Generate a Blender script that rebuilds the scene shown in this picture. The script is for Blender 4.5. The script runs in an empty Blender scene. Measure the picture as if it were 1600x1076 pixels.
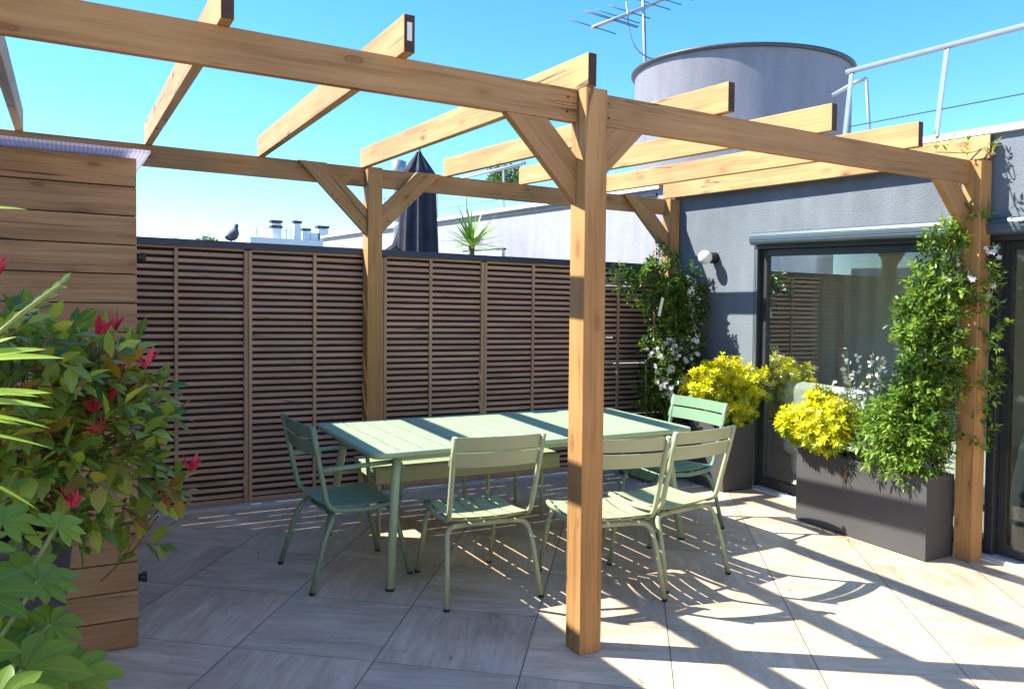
import bpy, math, random
from mathutils import Vector, Matrix
R_ = math.radians
random.seed(7)
S = bpy.context.scene

# ------------------------------------------------------------------ camera, world, sun
YAW, PITCH, ROLL, FPX = .511, .0303, .0096, 1246.5
cyw, syw, cp, sp = math.cos(YAW), math.sin(YAW), math.cos(PITCH), math.sin(PITCH)
fwd = Vector((syw*cp, cyw*cp, -sp)); rgt = Vector((cyw, -syw, 0)); upv = rgt.cross(fwd)
r2 = rgt*math.cos(ROLL)+upv*math.sin(ROLL); u2 = -rgt*math.sin(ROLL)+upv*math.cos(ROLL)
cam_d = bpy.data.cameras.new('camera'); cam = bpy.data.objects.new('camera', cam_d)
S.collection.objects.link(cam); S.camera = cam
M = Matrix((r2, u2, -fwd)).transposed().to_4x4(); M.translation = Vector((-2.0032, -2.9266, 1.5))
cam.matrix_world = M
cam_d.sensor_width = 36; cam_d.lens = 36*FPX/1600; cam_d.clip_start = .05; cam_d.clip_end = 3000

SUN = Vector((1, -.65, -1.25)).normalized()          # direction the light travels
elev = math.asin(-SUN.z); to_sun = -SUN
az = math.atan2(to_sun.x, to_sun.y)
W = bpy.data.worlds.new('World'); S.world = W; W.use_nodes = True
nt = W.node_tree; bg = nt.nodes['Background']
sky = nt.nodes.new('ShaderNodeTexSky'); sky.sky_type = 'NISHITA'; sky.sun_disc = False
sky.sun_elevation = elev; sky.sun_rotation = az; sky.air_density = 1.0; sky.dust_density = .0; sky.ozone_density = 4.0
hsv = nt.nodes.new('ShaderNodeHueSaturation'); hsv.inputs['Saturation'].default_value = 1.28
nt.links.new(sky.outputs[0], hsv.inputs['Color']); nt.links.new(hsv.outputs[0], bg.inputs[0]); bg.inputs[1].default_value = .112
sd = bpy.data.lights.new('sun', 'SUN'); sd.energy = 4.4; sd.angle = R_(.5); sd.color = (1, .93, .80)
sun = bpy.data.objects.new('sun', sd); S.collection.objects.link(sun)
sun.rotation_euler = SUN.to_track_quat('-Z', 'Y').to_euler(); sun.location = (-6, 4, 9)
S.view_settings.view_transform = 'Standard'; S.view_settings.look = 'None'
S.view_settings.exposure = 1.7; S.view_settings.gamma = 1
S.render.engine = 'CYCLES'
S.cycles.max_bounces = 8; S.cycles.transparent_max_bounces = 12

SLOPE = .0438          # the terrace falls towards the viewer: z rises with y
PI = math.pi

# ------------------------------------------------------------------ materials
def new_mat(name):
    m = bpy.data.materials.new(name); m.use_nodes = True
    return m, m.node_tree.nodes, m.node_tree.links, m.node_tree.nodes['Principled BSDF']
def setp(b, base=None, rough=None, metal=None, spec=None):
    if base is not None: b.inputs['Base Color'].default_value = (*base, 1)
    if rough is not None: b.inputs['Roughness'].default_value = rough
    if metal is not None: b.inputs['Metallic'].default_value = metal
    if spec is not None: b.inputs['Specular IOR Level'].default_value = spec
def ramp(N, stops):
    r = N.new('ShaderNodeValToRGB'); e = r.color_ramp.elements
    while len(e) < len(stops): e.new(.5)
    for i, (p, c) in enumerate(stops): e[i].position = p; e[i].color = (*c, 1)
    return r
def noise(N, L, vec, scale, detail=4, rough=.55, dist=0):
    n = N.new('ShaderNodeTexNoise'); n.inputs['Scale'].default_value = scale; n.inputs['Detail'].default_value = detail
    n.inputs['Roughness'].default_value = rough; n.inputs['Distortion'].default_value = dist
    if vec is not None: L.new(vec, n.inputs['Vector'])
    return n
def mapping(N, L, vec, scale=(1, 1, 1), rot=(0, 0, 0), loc=(0, 0, 0)):
    m = N.new('ShaderNodeMapping'); m.inputs['Scale'].default_value = scale; m.inputs['Rotation'].default_value = rot
    m.inputs['Location'].default_value = loc; L.new(vec, m.inputs['Vector']); return m.outputs[0]
def mix(N, L, a, b, fac, mode='MIX'):
    m = N.new('ShaderNodeMix'); m.data_type = 'RGBA'; m.blend_type = mode
    for s, v in ((0, fac), (6, a), (7, b)):
        if hasattr(v, 'is_linked') or hasattr(v, 'node'): L.new(v, m.inputs[s])
        else: m.inputs[s].default_value = v if s == 0 else (*v, 1)
    return m.outputs[2]
def bump(N, L, h, b, strength=.3, dist=.01):
    n = N.new('ShaderNodeBump'); n.inputs['Strength'].default_value = strength; n.inputs['Distance'].default_value = dist
    L.new(h, n.inputs['Height']); L.new(n.outputs[0], b.inputs['Normal'])

def simple(name, base, rough=.5, metal=0, var=.12, scale=6, spec=.5, bmp=0):
    m, N, L, b = new_mat(name); setp(b, base, rough, metal, spec)
    tc = N.new('ShaderNodeTexCoord'); n = noise(N, L, tc.outputs['Object'], scale, 5)
    r = ramp(N, [(.3, tuple(c*(1-var) for c in base)), (.7, tuple(min(1, c*(1+var)) for c in base))])
    L.new(n.outputs[0], r.inputs[0]); L.new(r.outputs[0], b.inputs['Base Color'])
    if bmp:
        n2 = noise(N, L, tc.outputs['Object'], 120, 3); bump(N, L, n2.outputs[0], b, bmp, .003)
    return m

def wood(name, light, mid, dark, rough=.6, knots=True, gscale=1.0, tint=None):
    """long-grained timber; UV u runs along the piece in metres, v across"""
    m, N, L, b = new_mat(name); setp(b, mid, rough, spec=.3)
    tc = N.new('ShaderNodeTexCoord'); uv = tc.outputs['UV']
    warp = noise(N, L, mapping(N, L, uv, (1.1, 5, 1)), 1.6, 3)
    w2 = N.new('ShaderNodeVectorMath'); w2.operation = 'MULTIPLY_ADD'
    L.new(warp.outputs['Color'], w2.inputs[0]); w2.inputs[1].default_value = (0, .05, 0); L.new(uv, w2.inputs[2])
    g = noise(N, L, mapping(N, L, w2.outputs[0], (1.3, 55*gscale, 1)), 1.6, 6, .6)
    g2 = noise(N, L, mapping(N, L, w2.outputs[0], (.8, 14*gscale, 1)), 1.3, 3)
    r = ramp(N, [(.25, dark), (.47, mid), (.75, light)])
    md = N.new('ShaderNodeMath'); md.operation = 'ADD'; L.new(g.outputs[0], md.inputs[0]); L.new(g2.outputs[0], md.inputs[1])
    hf = N.new('ShaderNodeMath'); hf.operation = 'MULTIPLY'; hf.inputs[1].default_value = .5; L.new(md.outputs[0], hf.inputs[0])
    L.new(hf.outputs[0], r.inputs[0]); col = r.outputs[0]
    big = noise(N, L, mapping(N, L, uv, (1.2, 2.5, 1)), 1.1, 2)
    rb = ramp(N, [(.35, (.82, .80, .78)), (.65, (1.08, 1.06, 1.04))]); L.new(big.outputs[0], rb.inputs[0])
    col = mix(N, L, col, rb.outputs[0], 1.0, 'MULTIPLY')
    if knots:
        v = N.new('ShaderNodeTexVoronoi'); v.inputs['Scale'].default_value = 1; v.inputs['Randomness'].default_value = 1
        L.new(mapping(N, L, w2.outputs[0], (3.4, 9, 1)), v.inputs['Vector'])
        kr = ramp(N, [(.04, (.9, .9, .9)), (.10, (.35, .35, .35)), (.13, (.6, .6, .6)), (.17, (.18, .18, .18)), (.32, (0, 0, 0))]); L.new(v.outputs['Distance'], kr.inputs[0])
        sc = N.new('ShaderNodeSeparateColor'); L.new(v.outputs['Color'], sc.inputs[0])
        gr_ = ramp(N, [(.40, (0, 0, 0)), (.42, (.55, .55, .55)), (.8, (1, 1, 1))]); L.new(sc.outputs[0], gr_.inputs[0])
        km = N.new('ShaderNodeMath'); km.operation = 'MULTIPLY'; L.new(kr.outputs[0], km.inputs[0]); L.new(gr_.outputs[0], km.inputs[1])
        col = mix(N, L, col, (dark[0]*.5, dark[1]*.32, dark[2]*.3), km.outputs[0])
    # thin drying cracks
    ck = noise(N, L, mapping(N, L, w2.outputs[0], (.35, 12, 1)), 1.0, 2, .5)
    cr = ramp(N, [(.490, (0, 0, 0)), (.5, (.95, .95, .95)), (.510, (0, 0, 0))]); L.new(ck.outputs[0], cr.inputs[0])
    ms = noise(N, L, mapping(N, L, uv, (.9, 1.5, 1)), 1.3, 1); mr = ramp(N, [(.52, (0, 0, 0)), (.6, (1, 1, 1))]); L.new(ms.outputs[0], mr.inputs[0])
    cm = N.new('ShaderNodeMath'); cm.operation = 'MULTIPLY'; L.new(cr.outputs[0], cm.inputs[0]); L.new(mr.outputs[0], cm.inputs[1])
    col = mix(N, L, col, tuple(c*.3 for c in dark), cm.outputs[0])
    L.new(col, b.inputs['Base Color'])
    bump(N, L, g.outputs[0], b, .25, .004)
    return m

def foliage(name, c1, c2, trans=.35, rough=.45, vein=True, tcol=None):
    """c1..c2 spread per leaf through the attribute 'v'"""
    m, N, L, b = new_mat(name); setp(b, c1, rough, spec=.4)
    at = N.new('ShaderNodeAttribute'); at.attribute_name = 'v'
    r = ramp(N, [(0, c1), (1, c2)]); L.new(at.outputs['Fac'], r.inputs[0]); col = r.outputs[0]
    if vein:
        uvn = N.new('ShaderNodeTexCoord')
        sx = N.new('ShaderNodeSeparateXYZ'); L.new(uvn.outputs['UV'], sx.inputs[0])
        ab = N.new('ShaderNodeMath'); ab.operation = 'ABSOLUTE'; L.new(sx.outputs[1], ab.inputs[0])
        vr = ramp(N, [(.0, (.45, .45, .45)), (.09, (0, 0, 0))]); L.new(ab.outputs[0], vr.inputs[0])
        col = mix(N, L, col, tuple(min(1, c*1.25+.015) for c in c2), vr.outputs[0])
    L.new(col, b.inputs['Base Color'])
    t = N.new('ShaderNodeBsdfTranslucent')
    hs = N.new('ShaderNodeHueSaturation'); hs.inputs['Value'].default_value = 1.6; hs.inputs['Saturation'].default_value = 1.1
    L.new(col, hs.inputs['Color']); L.new(hs.outputs[0], t.inputs['Color'])
    mx = N.new('ShaderNodeMixShader'); mx.inputs[0].default_value = trans
    L.new(b.outputs[0], mx.inputs[1]); L.new(t.outputs[0], mx.inputs[2]); L.new(mx.outputs[0], N['Material Output'].inputs[0])
    return m

MAT = {}
MAT['pine'] = wood('pine_timber', (.56, .375, .18), (.43, .265, .11), (.19, .095, .035))
MAT['pine_post'] = wood('pine_post_timber', (.50, .31, .13), (.39, .215, .08), (.19, .085, .03))
MAT['pine_beam'] = wood('weathered_beam_timber', (.46, .285, .13), (.34, .195, .08), (.155, .075, .03))  # browner than the rafters: the beams' shading is put into the colour
MAT['endgrain'] = simple('pine_end_grain', (.06, .03, .018), .8, var=.3, scale=30)
MAT['cladding'] = wood('brown_cladding', (.43, .30, .17), (.28, .185, .10), (.125, .078, .042), .7, True, .8)
MAT['slat'] = wood('fence_slats', (.58, .40, .29), (.46, .30, .21), (.29, .18, .125), .7, False)
MAT['batten'] = wood('fence_battens', (.54, .38, .25), (.43, .29, .18), (.28, .18, .11), .7, False)
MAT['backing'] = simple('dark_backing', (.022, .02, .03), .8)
MAT['coping_dark'] = simple('dark_metal_coping', (.03, .045, .075), .35, .3, bmp=.1)
MAT['anthracite'] = simple('anthracite_metal', (.035, .04, .045), .45, .2, spec=.5)
MAT['planter'] = simple('charcoal_planter', (.058, .059, .064), .6, var=.08, scale=3, bmp=.15)
MAT['planter_navy'] = simple('navy_planter', (.03, .035, .06), .45, var=.15, scale=5)
MAT['soil'] = simple('soil', (.03, .02, .014), .95, var=.5, scale=60, bmp=.8)
MAT['teal'] = simple('sage_green_paint', (.165, .285, .185), .42, var=.04, scale=4, bmp=.05)
MAT['opaline'] = simple('light_sage_paint', (.31, .44, .275), .42, var=.04, scale=4, bmp=.05)
MAT['olive'] = simple('pale_olive_paint', (.33, .385, .235), .42, var=.04, scale=4, bmp=.05)
MAT['black'] = simple('black_rubber', (.015, .015, .017), .6)
MAT['white_plastic'] = simple('opal_white', (.85, .85, .83), .25, var=.02)
MAT['galv'] = simple('pale_grey_metal', (.30, .34, .38), .4, .5, var=.08)
MAT['white_paint'] = simple('white_paint', (.60, .61, .62), .5, var=.04)
MAT['parasol'] = simple('dark_parasol_cloth', (.028, .03, .045), .85, var=.3, scale=9)
MAT['drumcap'] = simple('drum_rim_metal', (.045, .05, .06), .5, .3)
MAT['sill'] = simple('pale_stone_sill', (.42, .43, .43), .6, var=.1, scale=12, bmp=.2)
MAT['bamboo'] = simple('bamboo_stake', (.38, .22, .10), .6, var=.25, scale=20)
MAT['stem'] = simple('brown_stem', (.13, .085, .045), .8, var=.3, scale=30)
MAT['gstem'] = simple('green_stem', (.16, .22, .07), .7, var=.2, scale=30)
MAT['pigeon'] = simple('pigeon_feathers', (.10, .11, .15), .7, var=.5, scale=25)
MAT['curtain'] = simple('pale_curtain', (.72, .76, .70), .9, var=.05)
MAT['blind'] = simple('grey_blind', (.15, .17, .15), .9, var=.05)
MAT['room'] = simple('room_wall', (.80, .80, .77), .9)
MAT['roomfloor'] = simple('room_floor', (.50, .46, .40), .5)
MAT['sofa'] = simple('white_upholstery', (.88, .90, .90), .9, var=.04)
MAT['darkcloth'] = simple('dark_cover', (.03, .035, .045), .7, var=.3, scale=4)
MAT['screw'] = simple('zinc_screw', (.6, .6, .58), .35, .9)
MAT['tag'] = simple('paper_tag', (.75, .75, .70), .7)
MAT['barkm'] = simple('tree_bark', (.12, .09, .06), .9, var=.3, scale=20)

def stucco(name, base, streak=.1):
    m, N, L, b = new_mat(name); setp(b, base, .85, spec=.2)
    tc = N.new('ShaderNodeTexCoord'); o = tc.outputs['Object']
    n1 = noise(N, L, o, 1.1, 6, .6); n2 = noise(N, L, mapping(N, L, o, (3, 3, .6)), 2.0, 4)
    n3 = noise(N, L, o, 90, 3)
    r = ramp(N, [(.3, tuple(c*(1-streak) for c in base)), (.7, tuple(c*(1+streak) for c in base))]); L.new(n1.outputs[0], r.inputs[0])
    r2_ = ramp(N, [(.35, (.9, .9, .9)), (.65, (1.04, 1.04, 1.04))]); L.new(n2.outputs[0], r2_.inputs[0])
    r3 = ramp(N, [(.3, (.86, .86, .86)), (.7, (1.08, 1.08, 1.08))]); L.new(n3.outputs[0], r3.inputs[0])
    c = mix(N, L, mix(N, L, r.outputs[0], r2_.outputs[0], 1.0, 'MULTIPLY'), r3.outputs[0], 1.0, 'MULTIPLY')
    L.new(c, b.inputs['Base Color']); bump(N, L, n3.outputs[0], b, .9, .006)
    return m
MAT['greywall'] = stucco('blue_grey_render', (.16, .19, .225), .14)
MAT['whitewall'] = stucco('lilac_white_render', (.31, .32, .37), .07)
MAT['drum'] = stucco('drum_render', (.20, .205, .245), .05)
MAT['farwhite'] = stucco('distant_white_render', (.72, .74, .76), .05)
MAT['offwall'] = stucco('party_wall_render', (.70, .66, .60))

def tile_mat():
    m, N, L, b = new_mat('wood_effect_stone_tiles'); setp(b, (.4, .36, .32), .5, spec=.4)
    tc = N.new('ShaderNodeTexCoord'); o = tc.outputs['Object']
    th = R_(37.6)
    def dotp(vx, vy, off, size):
        d = N.new('ShaderNodeVectorMath'); d.operation = 'DOT_PRODUCT'; L.new(o, d.inputs[0]); d.inputs[1].default_value = (vx/size, vy/size, 0)
        a = N.new('ShaderNodeMath'); a.operation = 'ADD'; L.new(d.outputs['Value'], a.inputs[0]); a.inputs[1].default_value = -off/size + 50
        return a.outputs[0]
    s = dotp(math.cos(th), -math.sin(th), .405, .642); t = dotp(math.sin(th), math.cos(th), -.24, .625)
    def m1(op, a, bb=None, c=None):
        x = N.new('ShaderNodeMath'); x.operation = op
        for i, v in enumerate((a, bb, c)):
            if v is None: continue
            if isinstance(v, (int, float)): x.inputs[i].default_value = v
            else: L.new(v, x.inputs[i])
        return x.outputs[0]
    fs, ft = m1('FRACT', s), m1('FRACT', t)
    def edge(f): return m1('MINIMUM', f, m1('SUBTRACT', 1.0, f))
    es, et = edge(fs), edge(ft)
    gs = m1('LESS_THAN', es, .0034); gt = m1('LESS_THAN', et, .0020)
    grout = m1('MAXIMUM', gs, gt)
    cs, ct = m1('FLOOR', s), m1('FLOOR', t)
    cv = N.new('ShaderNodeCombineXYZ'); L.new(cs, cv.inputs[0]); L.new(ct, cv.inputs[1])
    wn = N.new('ShaderNodeTexWhiteNoise'); wn.noise_dimensions = '2D'; L.new(cv.outputs[0], wn.inputs[0])
    # grain turned 90 degrees on alternate tiles
    par = m1('MODULO', m1('ADD', cs, ct), 2.0)
    rot = m1('MULTIPLY_ADD', par, PI/2, -th-.35)
    vr = N.new('ShaderNodeVectorRotate'); vr.rotation_type = 'Z_AXIS'; L.new(o, vr.inputs['Vector']); L.new(rot, vr.inputs['Angle'])
    ofs = N.new('ShaderNodeVectorMath'); ofs.operation = 'MULTIPLY_ADD'; L.new(wn.outputs['Color'], ofs.inputs[0]); ofs.inputs[1].default_value = (9, 9, 0); L.new(vr.outputs[0], ofs.inputs[2])
    g = noise(N, L, mapping(N, L, ofs.outputs[0], (2.2, 24, 1)), 1.5, 7, .68, .5)
    g2 = noise(N, L, mapping(N, L, ofs.outputs[0], (1.0, 5, 1)), 1.8, 4, .6, .8)
    g3 = noise(N, L, mapping(N, L, ofs.outputs[0], (9, 90, 1)), 2.2, 4, .6)
    ad = m1('MULTIPLY_ADD', g3.outputs[0], .16, m1('MULTIPLY_ADD', g2.outputs[0], .46, m1('MULTIPLY', g.outputs[0], .38)))
    r = ramp(N, [(.30, (.27, .19, .125)), (.42, (.48, .36, .255)), (.52, (.58, .455, .335)), (.64, (.70, .59, .455))]); L.new(ad, r.inputs[0])
    tv = ramp(N, [(0, (.9, .9, .92)), (1, (1.08, 1.06, 1.03))]); L.new(wn.outputs['Value'], tv.inputs[0])
    c = mix(N, L, r.outputs[0], tv.outputs[0], 1.0, 'MULTIPLY')
    dn = noise(N, L, o, .9, 5, .6); dr = ramp(N, [(.4, (.86, .85, .84)), (.6, (1.05, 1.05, 1.05))]); L.new(dn.outputs[0], dr.inputs[0])
    c = mix(N, L, c, dr.outputs[0], 1.0, 'MULTIPLY')
    sn = noise(N, L, o, 5.5, 6, .7, 1.0); sr = ramp(N, [(.60, (1, 1, 1)), (.70, (.80, .78, .76))]); L.new(sn.outputs[0], sr.inputs[0])
    c = mix(N, L, c, sr.outputs[0], 1.0, 'MULTIPLY')
    jd = m1('LESS_THAN', m1('MINIMUM', es, et), m1('MULTIPLY', sn.outputs[0], .022)); c = mix(N, L, c, (.22, .18, .15), m1('MULTIPLY', jd, .15))
    c = mix(N, L, c, (.07, .058, .05), grout)
    L.new(c, b.inputs['Base Color'])
    rr = m1('MULTIPLY_ADD', g.outputs[0], .35, .32); L.new(rr, b.inputs['Roughness'])
    h = m1('SUBTRACT', m1('MULTIPLY', ad, .5), grout); bump(N, L, h, b, .35, .004)
    return m
MAT['tiles'] = tile_mat()

def glass_mat(name='window_glass', tint=(.72, .80, .78), refl=1.0):
    m, N, L, b = new_mat(name); N.remove(b)
    tr = N.new('ShaderNodeBsdfTransparent'); tr.inputs[0].default_value = (*tint, 1)
    gl = N.new('ShaderNodeBsdfGlossy'); gl.inputs['Roughness'].default_value = .0; gl.inputs[0].default_value = (.9, .96, .95, 1)
    fr = N.new('ShaderNodeFresnel'); fr.inputs['IOR'].default_value = 1.55
    ml = N.new('ShaderNodeMath'); ml.operation = 'MULTIPLY'; ml.use_clamp = True; L.new(fr.outputs[0], ml.inputs[0]); ml.inputs[1].default_value = refl
    mx = N.new('ShaderNodeMixShader'); L.new(ml.outputs[0], mx.inputs[0]); L.new(tr.outputs[0], mx.inputs[1]); L.new(gl.outputs[0], mx.inputs[2])
    L.new(mx.outputs[0], N['Material Output'].inputs[0]); return m
MAT['glass'] = glass_mat(tint=(.92, .96, .94), refl=.5)
MAT['glass_pale'] = glass_mat('pale_glass', (.75, .88, .86), 1.5)

def poly_mat():
    m, N, L, b = new_mat('polycarbonate_sheet'); setp(b, (.80, .80, .88), .35)
    tc = N.new('ShaderNodeTexCoord')
    sx = N.new('ShaderNodeSeparateXYZ'); L.new(tc.outputs['Object'], sx.inputs[0])
    w = N.new('ShaderNodeMath'); w.operation = 'SINE'; k = N.new('ShaderNodeMath'); k.operation = 'MULTIPLY'; k.inputs[1].default_value = 2*PI/.016
    L.new(sx.outputs[0], k.inputs[0]); L.new(k.outputs[0], w.inputs[0])
    r = ramp(N, [(.3, (.68, .67, .78)), (.8, (.90, .89, .94))]); L.new(w.outputs[0], r.inputs[0]); L.new(r.outputs[0], b.inputs['Base Color'])
    t = N.new('ShaderNodeBsdfTranslucent'); L.new(r.outputs[0], t.inputs[0])
    mx = N.new('ShaderNodeMixShader'); mx.inputs[0].default_value = .6; L.new(b.outputs[0], mx.inputs[1]); L.new(t.outputs[0], mx.inputs[2])
    L.new(mx.outputs[0], N['Material Output'].inputs[0]); return m
MAT['poly'] = poly_mat()

def petal(name, c, tr=.4):
    m, N, L, b = new_mat(name); setp(b, c, .6)
    t = N.new('ShaderNodeBsdfTranslucent'); t.inputs[0].default_value = (*c, 1)
    mx = N.new('ShaderNodeMixShader'); mx.inputs[0].default_value = tr; L.new(b.outputs[0], mx.inputs[1]); L.new(t.outputs[0], mx.inputs[2])
    L.new(mx.outputs[0], N['Material Output'].inputs[0]); return m
MAT['petal'] = petal('white_petal', (.85, .84, .82))
MAT['orange_petal'] = petal('orange_petal', (.75, .22, .08))
MAT['photinia'] = foliage('photinia_leaf', (.06, .14, .03), (.32, .42, .07), .35, .35)
MAT['red_leaf'] = foliage('red_young_leaf', (.38, .03, .07), (.72, .11, .16), .4, .35, False)
MAT['bronze_leaf'] = foliage('bronze_leaf', (.20, .10, .02), (.24, .24, .03), .35)
MAT['fatsia'] = foliage('fatsia_leaf', (.05, .12, .008), (.22, .32, .02), .22, .5)
MAT['strap'] = foliage('strap_leaf', (.16, .30, .03), (.34, .48, .08), .4, .55)
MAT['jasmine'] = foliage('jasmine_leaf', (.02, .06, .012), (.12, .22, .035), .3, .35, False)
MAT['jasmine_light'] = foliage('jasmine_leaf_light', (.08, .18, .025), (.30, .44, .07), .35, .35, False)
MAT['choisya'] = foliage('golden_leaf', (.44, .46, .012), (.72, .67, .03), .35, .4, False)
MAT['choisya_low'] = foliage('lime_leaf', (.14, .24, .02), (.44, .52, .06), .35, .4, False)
MAT['grey_leaf'] = foliage('grey_green_leaf', (.06, .13, .04), (.20, .28, .12), .35, .5, False)
MAT['yucca'] = foliage('yucca_leaf', (.14, .26, .04), (.36, .50, .10), .35, .4)
MAT['treeleaf'] = foliage('tree_leaf', (.05, .10, .02), (.12, .19, .05), .3, .6, False)

# ------------------------------------------------------------------ mesh building
class MB:
    def __init__(s): s.v = []; s.f = []; s.uv = []; s.sm = []; s.lv = []; s.mi = []
    def face(s, idx, uvs, smooth=False, val=0., mi=0):
        s.f.append(idx); s.uv.extend(uvs); s.sm.append(smooth); s.lv.append(val); s.mi.append(mi)
    def obb(s, p, q, w, h, side=None, endmat=None):
        """bar from p to q: width w sideways, height h"""
        p = Vector(p); q = Vector(q); d = (q-p); Ln = d.length; d.normalize()
        side = Vector(side) if side else (d.cross(Vector((0, 0, 1))) if abs(d.z) < .99 else Vector((1, 0, 0)))
        side = (side - d*side.dot(d)).normalized(); up = side.cross(d).normalized()
        b = len(s.v); ou, ov = random.random()*20, random.random()*20
        for e in (p, q):
            for (a, c) in ((-1, -1), (1, -1), (1, 1), (-1, 1)): s.v.append(e + side*a*w/2 + up*c*h/2)
        dims = [w, h, w, h]
        acc = 0
        for k in range(4):
            k2 = (k+1) % 4
            s.face((b+k, b+k2, b+4+k2, b+4+k), [(ou, ov+acc), (ou, ov+acc+dims[k]), (ou+Ln, ov+acc+dims[k]), (ou+Ln, ov+acc)]); acc += dims[k]+.02
        e = 0 if endmat is None else endmat
        s.face((b+3, b+2, b+1, b), [(ou, ov), (ou, ov+w), (ou+h, ov+w), (ou+h, ov)], mi=e)
        s.face((b+4, b+5, b+6, b+7), [(ou, ov), (ou, ov+w), (ou+h, ov+w), (ou+h, ov)], mi=e)
        return s
    def box(s, x0, x1, y0, y1, z0, z1):
        d = [x1-x0, y1-y0, z1-z0]; m = d.index(max(d)); c = Vector(((x0+x1)/2, (y0+y1)/2, (z0+z1)/2))
        if m == 0: return s.obb((x0, c.y, c.z), (x1, c.y, c.z), d[1], d[2], (0, 1, 0))
        if m == 1: return s.obb((c.x, y0, c.z), (c.x, y1, c.z), d[0], d[2], (1, 0, 0))
        return s.obb((c.x, c.y, z0), (c.x, c.y, z1), d[0], d[1], (1, 0, 0))
    def tube(s, pts, r, n=10, cap=True, closed=False):
        pts = [Vector(p) for p in pts]; b = len(s.v); m = len(pts); prev = None; L0 = 0
        for i, p in enumerate(pts):
            t = (pts[min(i+1, m-1)]-pts[max(i-1, 0)])
            if t.length < 1e-9: t = Vector((0, 0, 1))
            t.normalize()
            if prev is None:
                a = t.orthogonal().normalized()
            else:
                a = (prev - t*prev.dot(t)); a = a.normalized() if a.length > 1e-6 else t.orthogonal().normalized()
            prev = a; c = t.cross(a); rr = r[i] if isinstance(r, (list, tuple)) else r
            for k in range(n):
                th = 2*PI*k/n; s.v.append(p + (a*math.cos(th)+c*math.sin(th))*rr)
            if i:
                L1 = L0+(pts[i]-pts[i-1]).length
                for k in range(n):
                    k2 = (k+1) % n; o = b+(i-1)*n; q = b+i*n
                    s.face((o+k, o+k2, q+k2, q+k), [(L0, k*.01), (L0, k*.01+.01), (L1, k*.01+.01), (L1, k*.01)], True)
                L0 = L1
        if cap:
            s.face(tuple(b+k for k in reversed(range(n))), [(0, 0)]*n); s.face(tuple(b+(m-1)*n+k for k in range(n)), [(0, 0)]*n)
        return s
    def lathe(s, c, prof, n=32, smooth=True, a0=0, a1=2*PI):
        c = Vector(c); b = len(s.v); full = abs(a1-a0-2*PI) < 1e-6; cnt = n if full else n+1
        for (r, z) in prof:
            for k in range(cnt):
                th = a0+(a1-a0)*k/n; s.v.append(c+Vector((r*math.cos(th), r*math.sin(th), z)))
        for i in range(len(prof)-1):
            for k in range(n):
                k2 = (k+1) % cnt if full else k+1
                s.face((b+i*cnt+k, b+i*cnt+k2, b+(i+1)*cnt+k2, b+(i+1)*cnt+k), [(k*.1, prof[i][1]), (k*.1+.1, prof[i][1]), (k*.1+.1, prof[i+1][1]), (k*.1, prof[i+1][1])], smooth)
        return s
    def sphere(s, c, rx, ry=None, rz=None, n=16, m=10):
        ry = ry or rx; rz = rz or rx; c = Vector(c); b = len(s.v)
        for i in range(m+1):
            ph = PI*i/m-PI/2
            for k in range(n):
                th = 2*PI*k/n; s.v.append(c+Vector((rx*math.cos(ph)*math.cos(th), ry*math.cos(ph)*math.sin(th), rz*math.sin(ph))))
        for i in range(m):
            for k in range(n):
                k2 = (k+1) % n; s.face((b+i*n+k, b+i*n+k2, b+(i+1)*n+k2, b+(i+1)*n+k), [(0, 0)]*4, True)
        return s
    def sheet(s, rows, smooth=True, close=False):
        b = len(s.v); n = len(rows[0])
        for r in rows:
            for p in r: s.v.append(Vector(p))
        for i in range(len(rows)-1):
            for k in range(n-1):
                s.face((b+i*n+k, b+i*n+k+1, b+(i+1)*n+k+1, b+(i+1)*n+k), [(i*.1, k*.1)]*4, smooth)
        return s
    def leaf(s, p, d, nrm, L, Wd, droop=.2, fold=.25, n=3, val=None, prof=None):
        """blade from p along d; n sections; folded on its midrib"""
        p = Vector(p); d = Vector(d).normalized(); nrm = Vector(nrm)
        side = d.cross(nrm)
        if side.length < 1e-4: side = d.orthogonal()
        side.normalize(); nrm = side.cross(d).normalized()
        val = random.random() if val is None else val
        b = len(s.v); s.v.append(p.copy()); pos = p.copy(); dd = d.copy(); st = L/(n+1)
        for i in range(1, n+1):
            dd = (dd - Vector((0, 0, 1))*droop/(n+1)).normalized(); pos = pos+dd*st
            t = i/(n+1); w = (prof(t) if prof else math.sin(PI*t**.85))*Wd/2
            s.v.append(pos - side*w + nrm*w*fold); s.v.append(pos.copy()); s.v.append(pos + side*w + nrm*w*fold)
        dd = (dd - Vector((0, 0, 1))*droop/(n+1)).normalized(); s.v.append(pos+dd*st); tip = len(s.v)-1
        s.face((b, b+2, b+1), [(0, 0), (.25, 0), (.25, -1)], True, val); s.face((b, b+3, b+2), [(0, 0), (.25, 1), (.25, 0)], True, val)
        for i in range(n-1):
            o = b+1+3*i
            s.face((o, o+1, o+4, o+3), [(0, -1), (0, 0), (0, 0), (0, -1)], True, val); s.face((o+1, o+2, o+5, o+4), [(0, 0), (0, 1), (0, 1), (0, 0)], True, val)
        o = b+1+3*(n-1)
        s.face((o, o+1, tip), [(0, -1), (0, 0), (0, 0)], True, val); s.face((o+1, o+2, tip), [(0, 0), (0, 1), (0, 0)], True, val)
        return s
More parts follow.
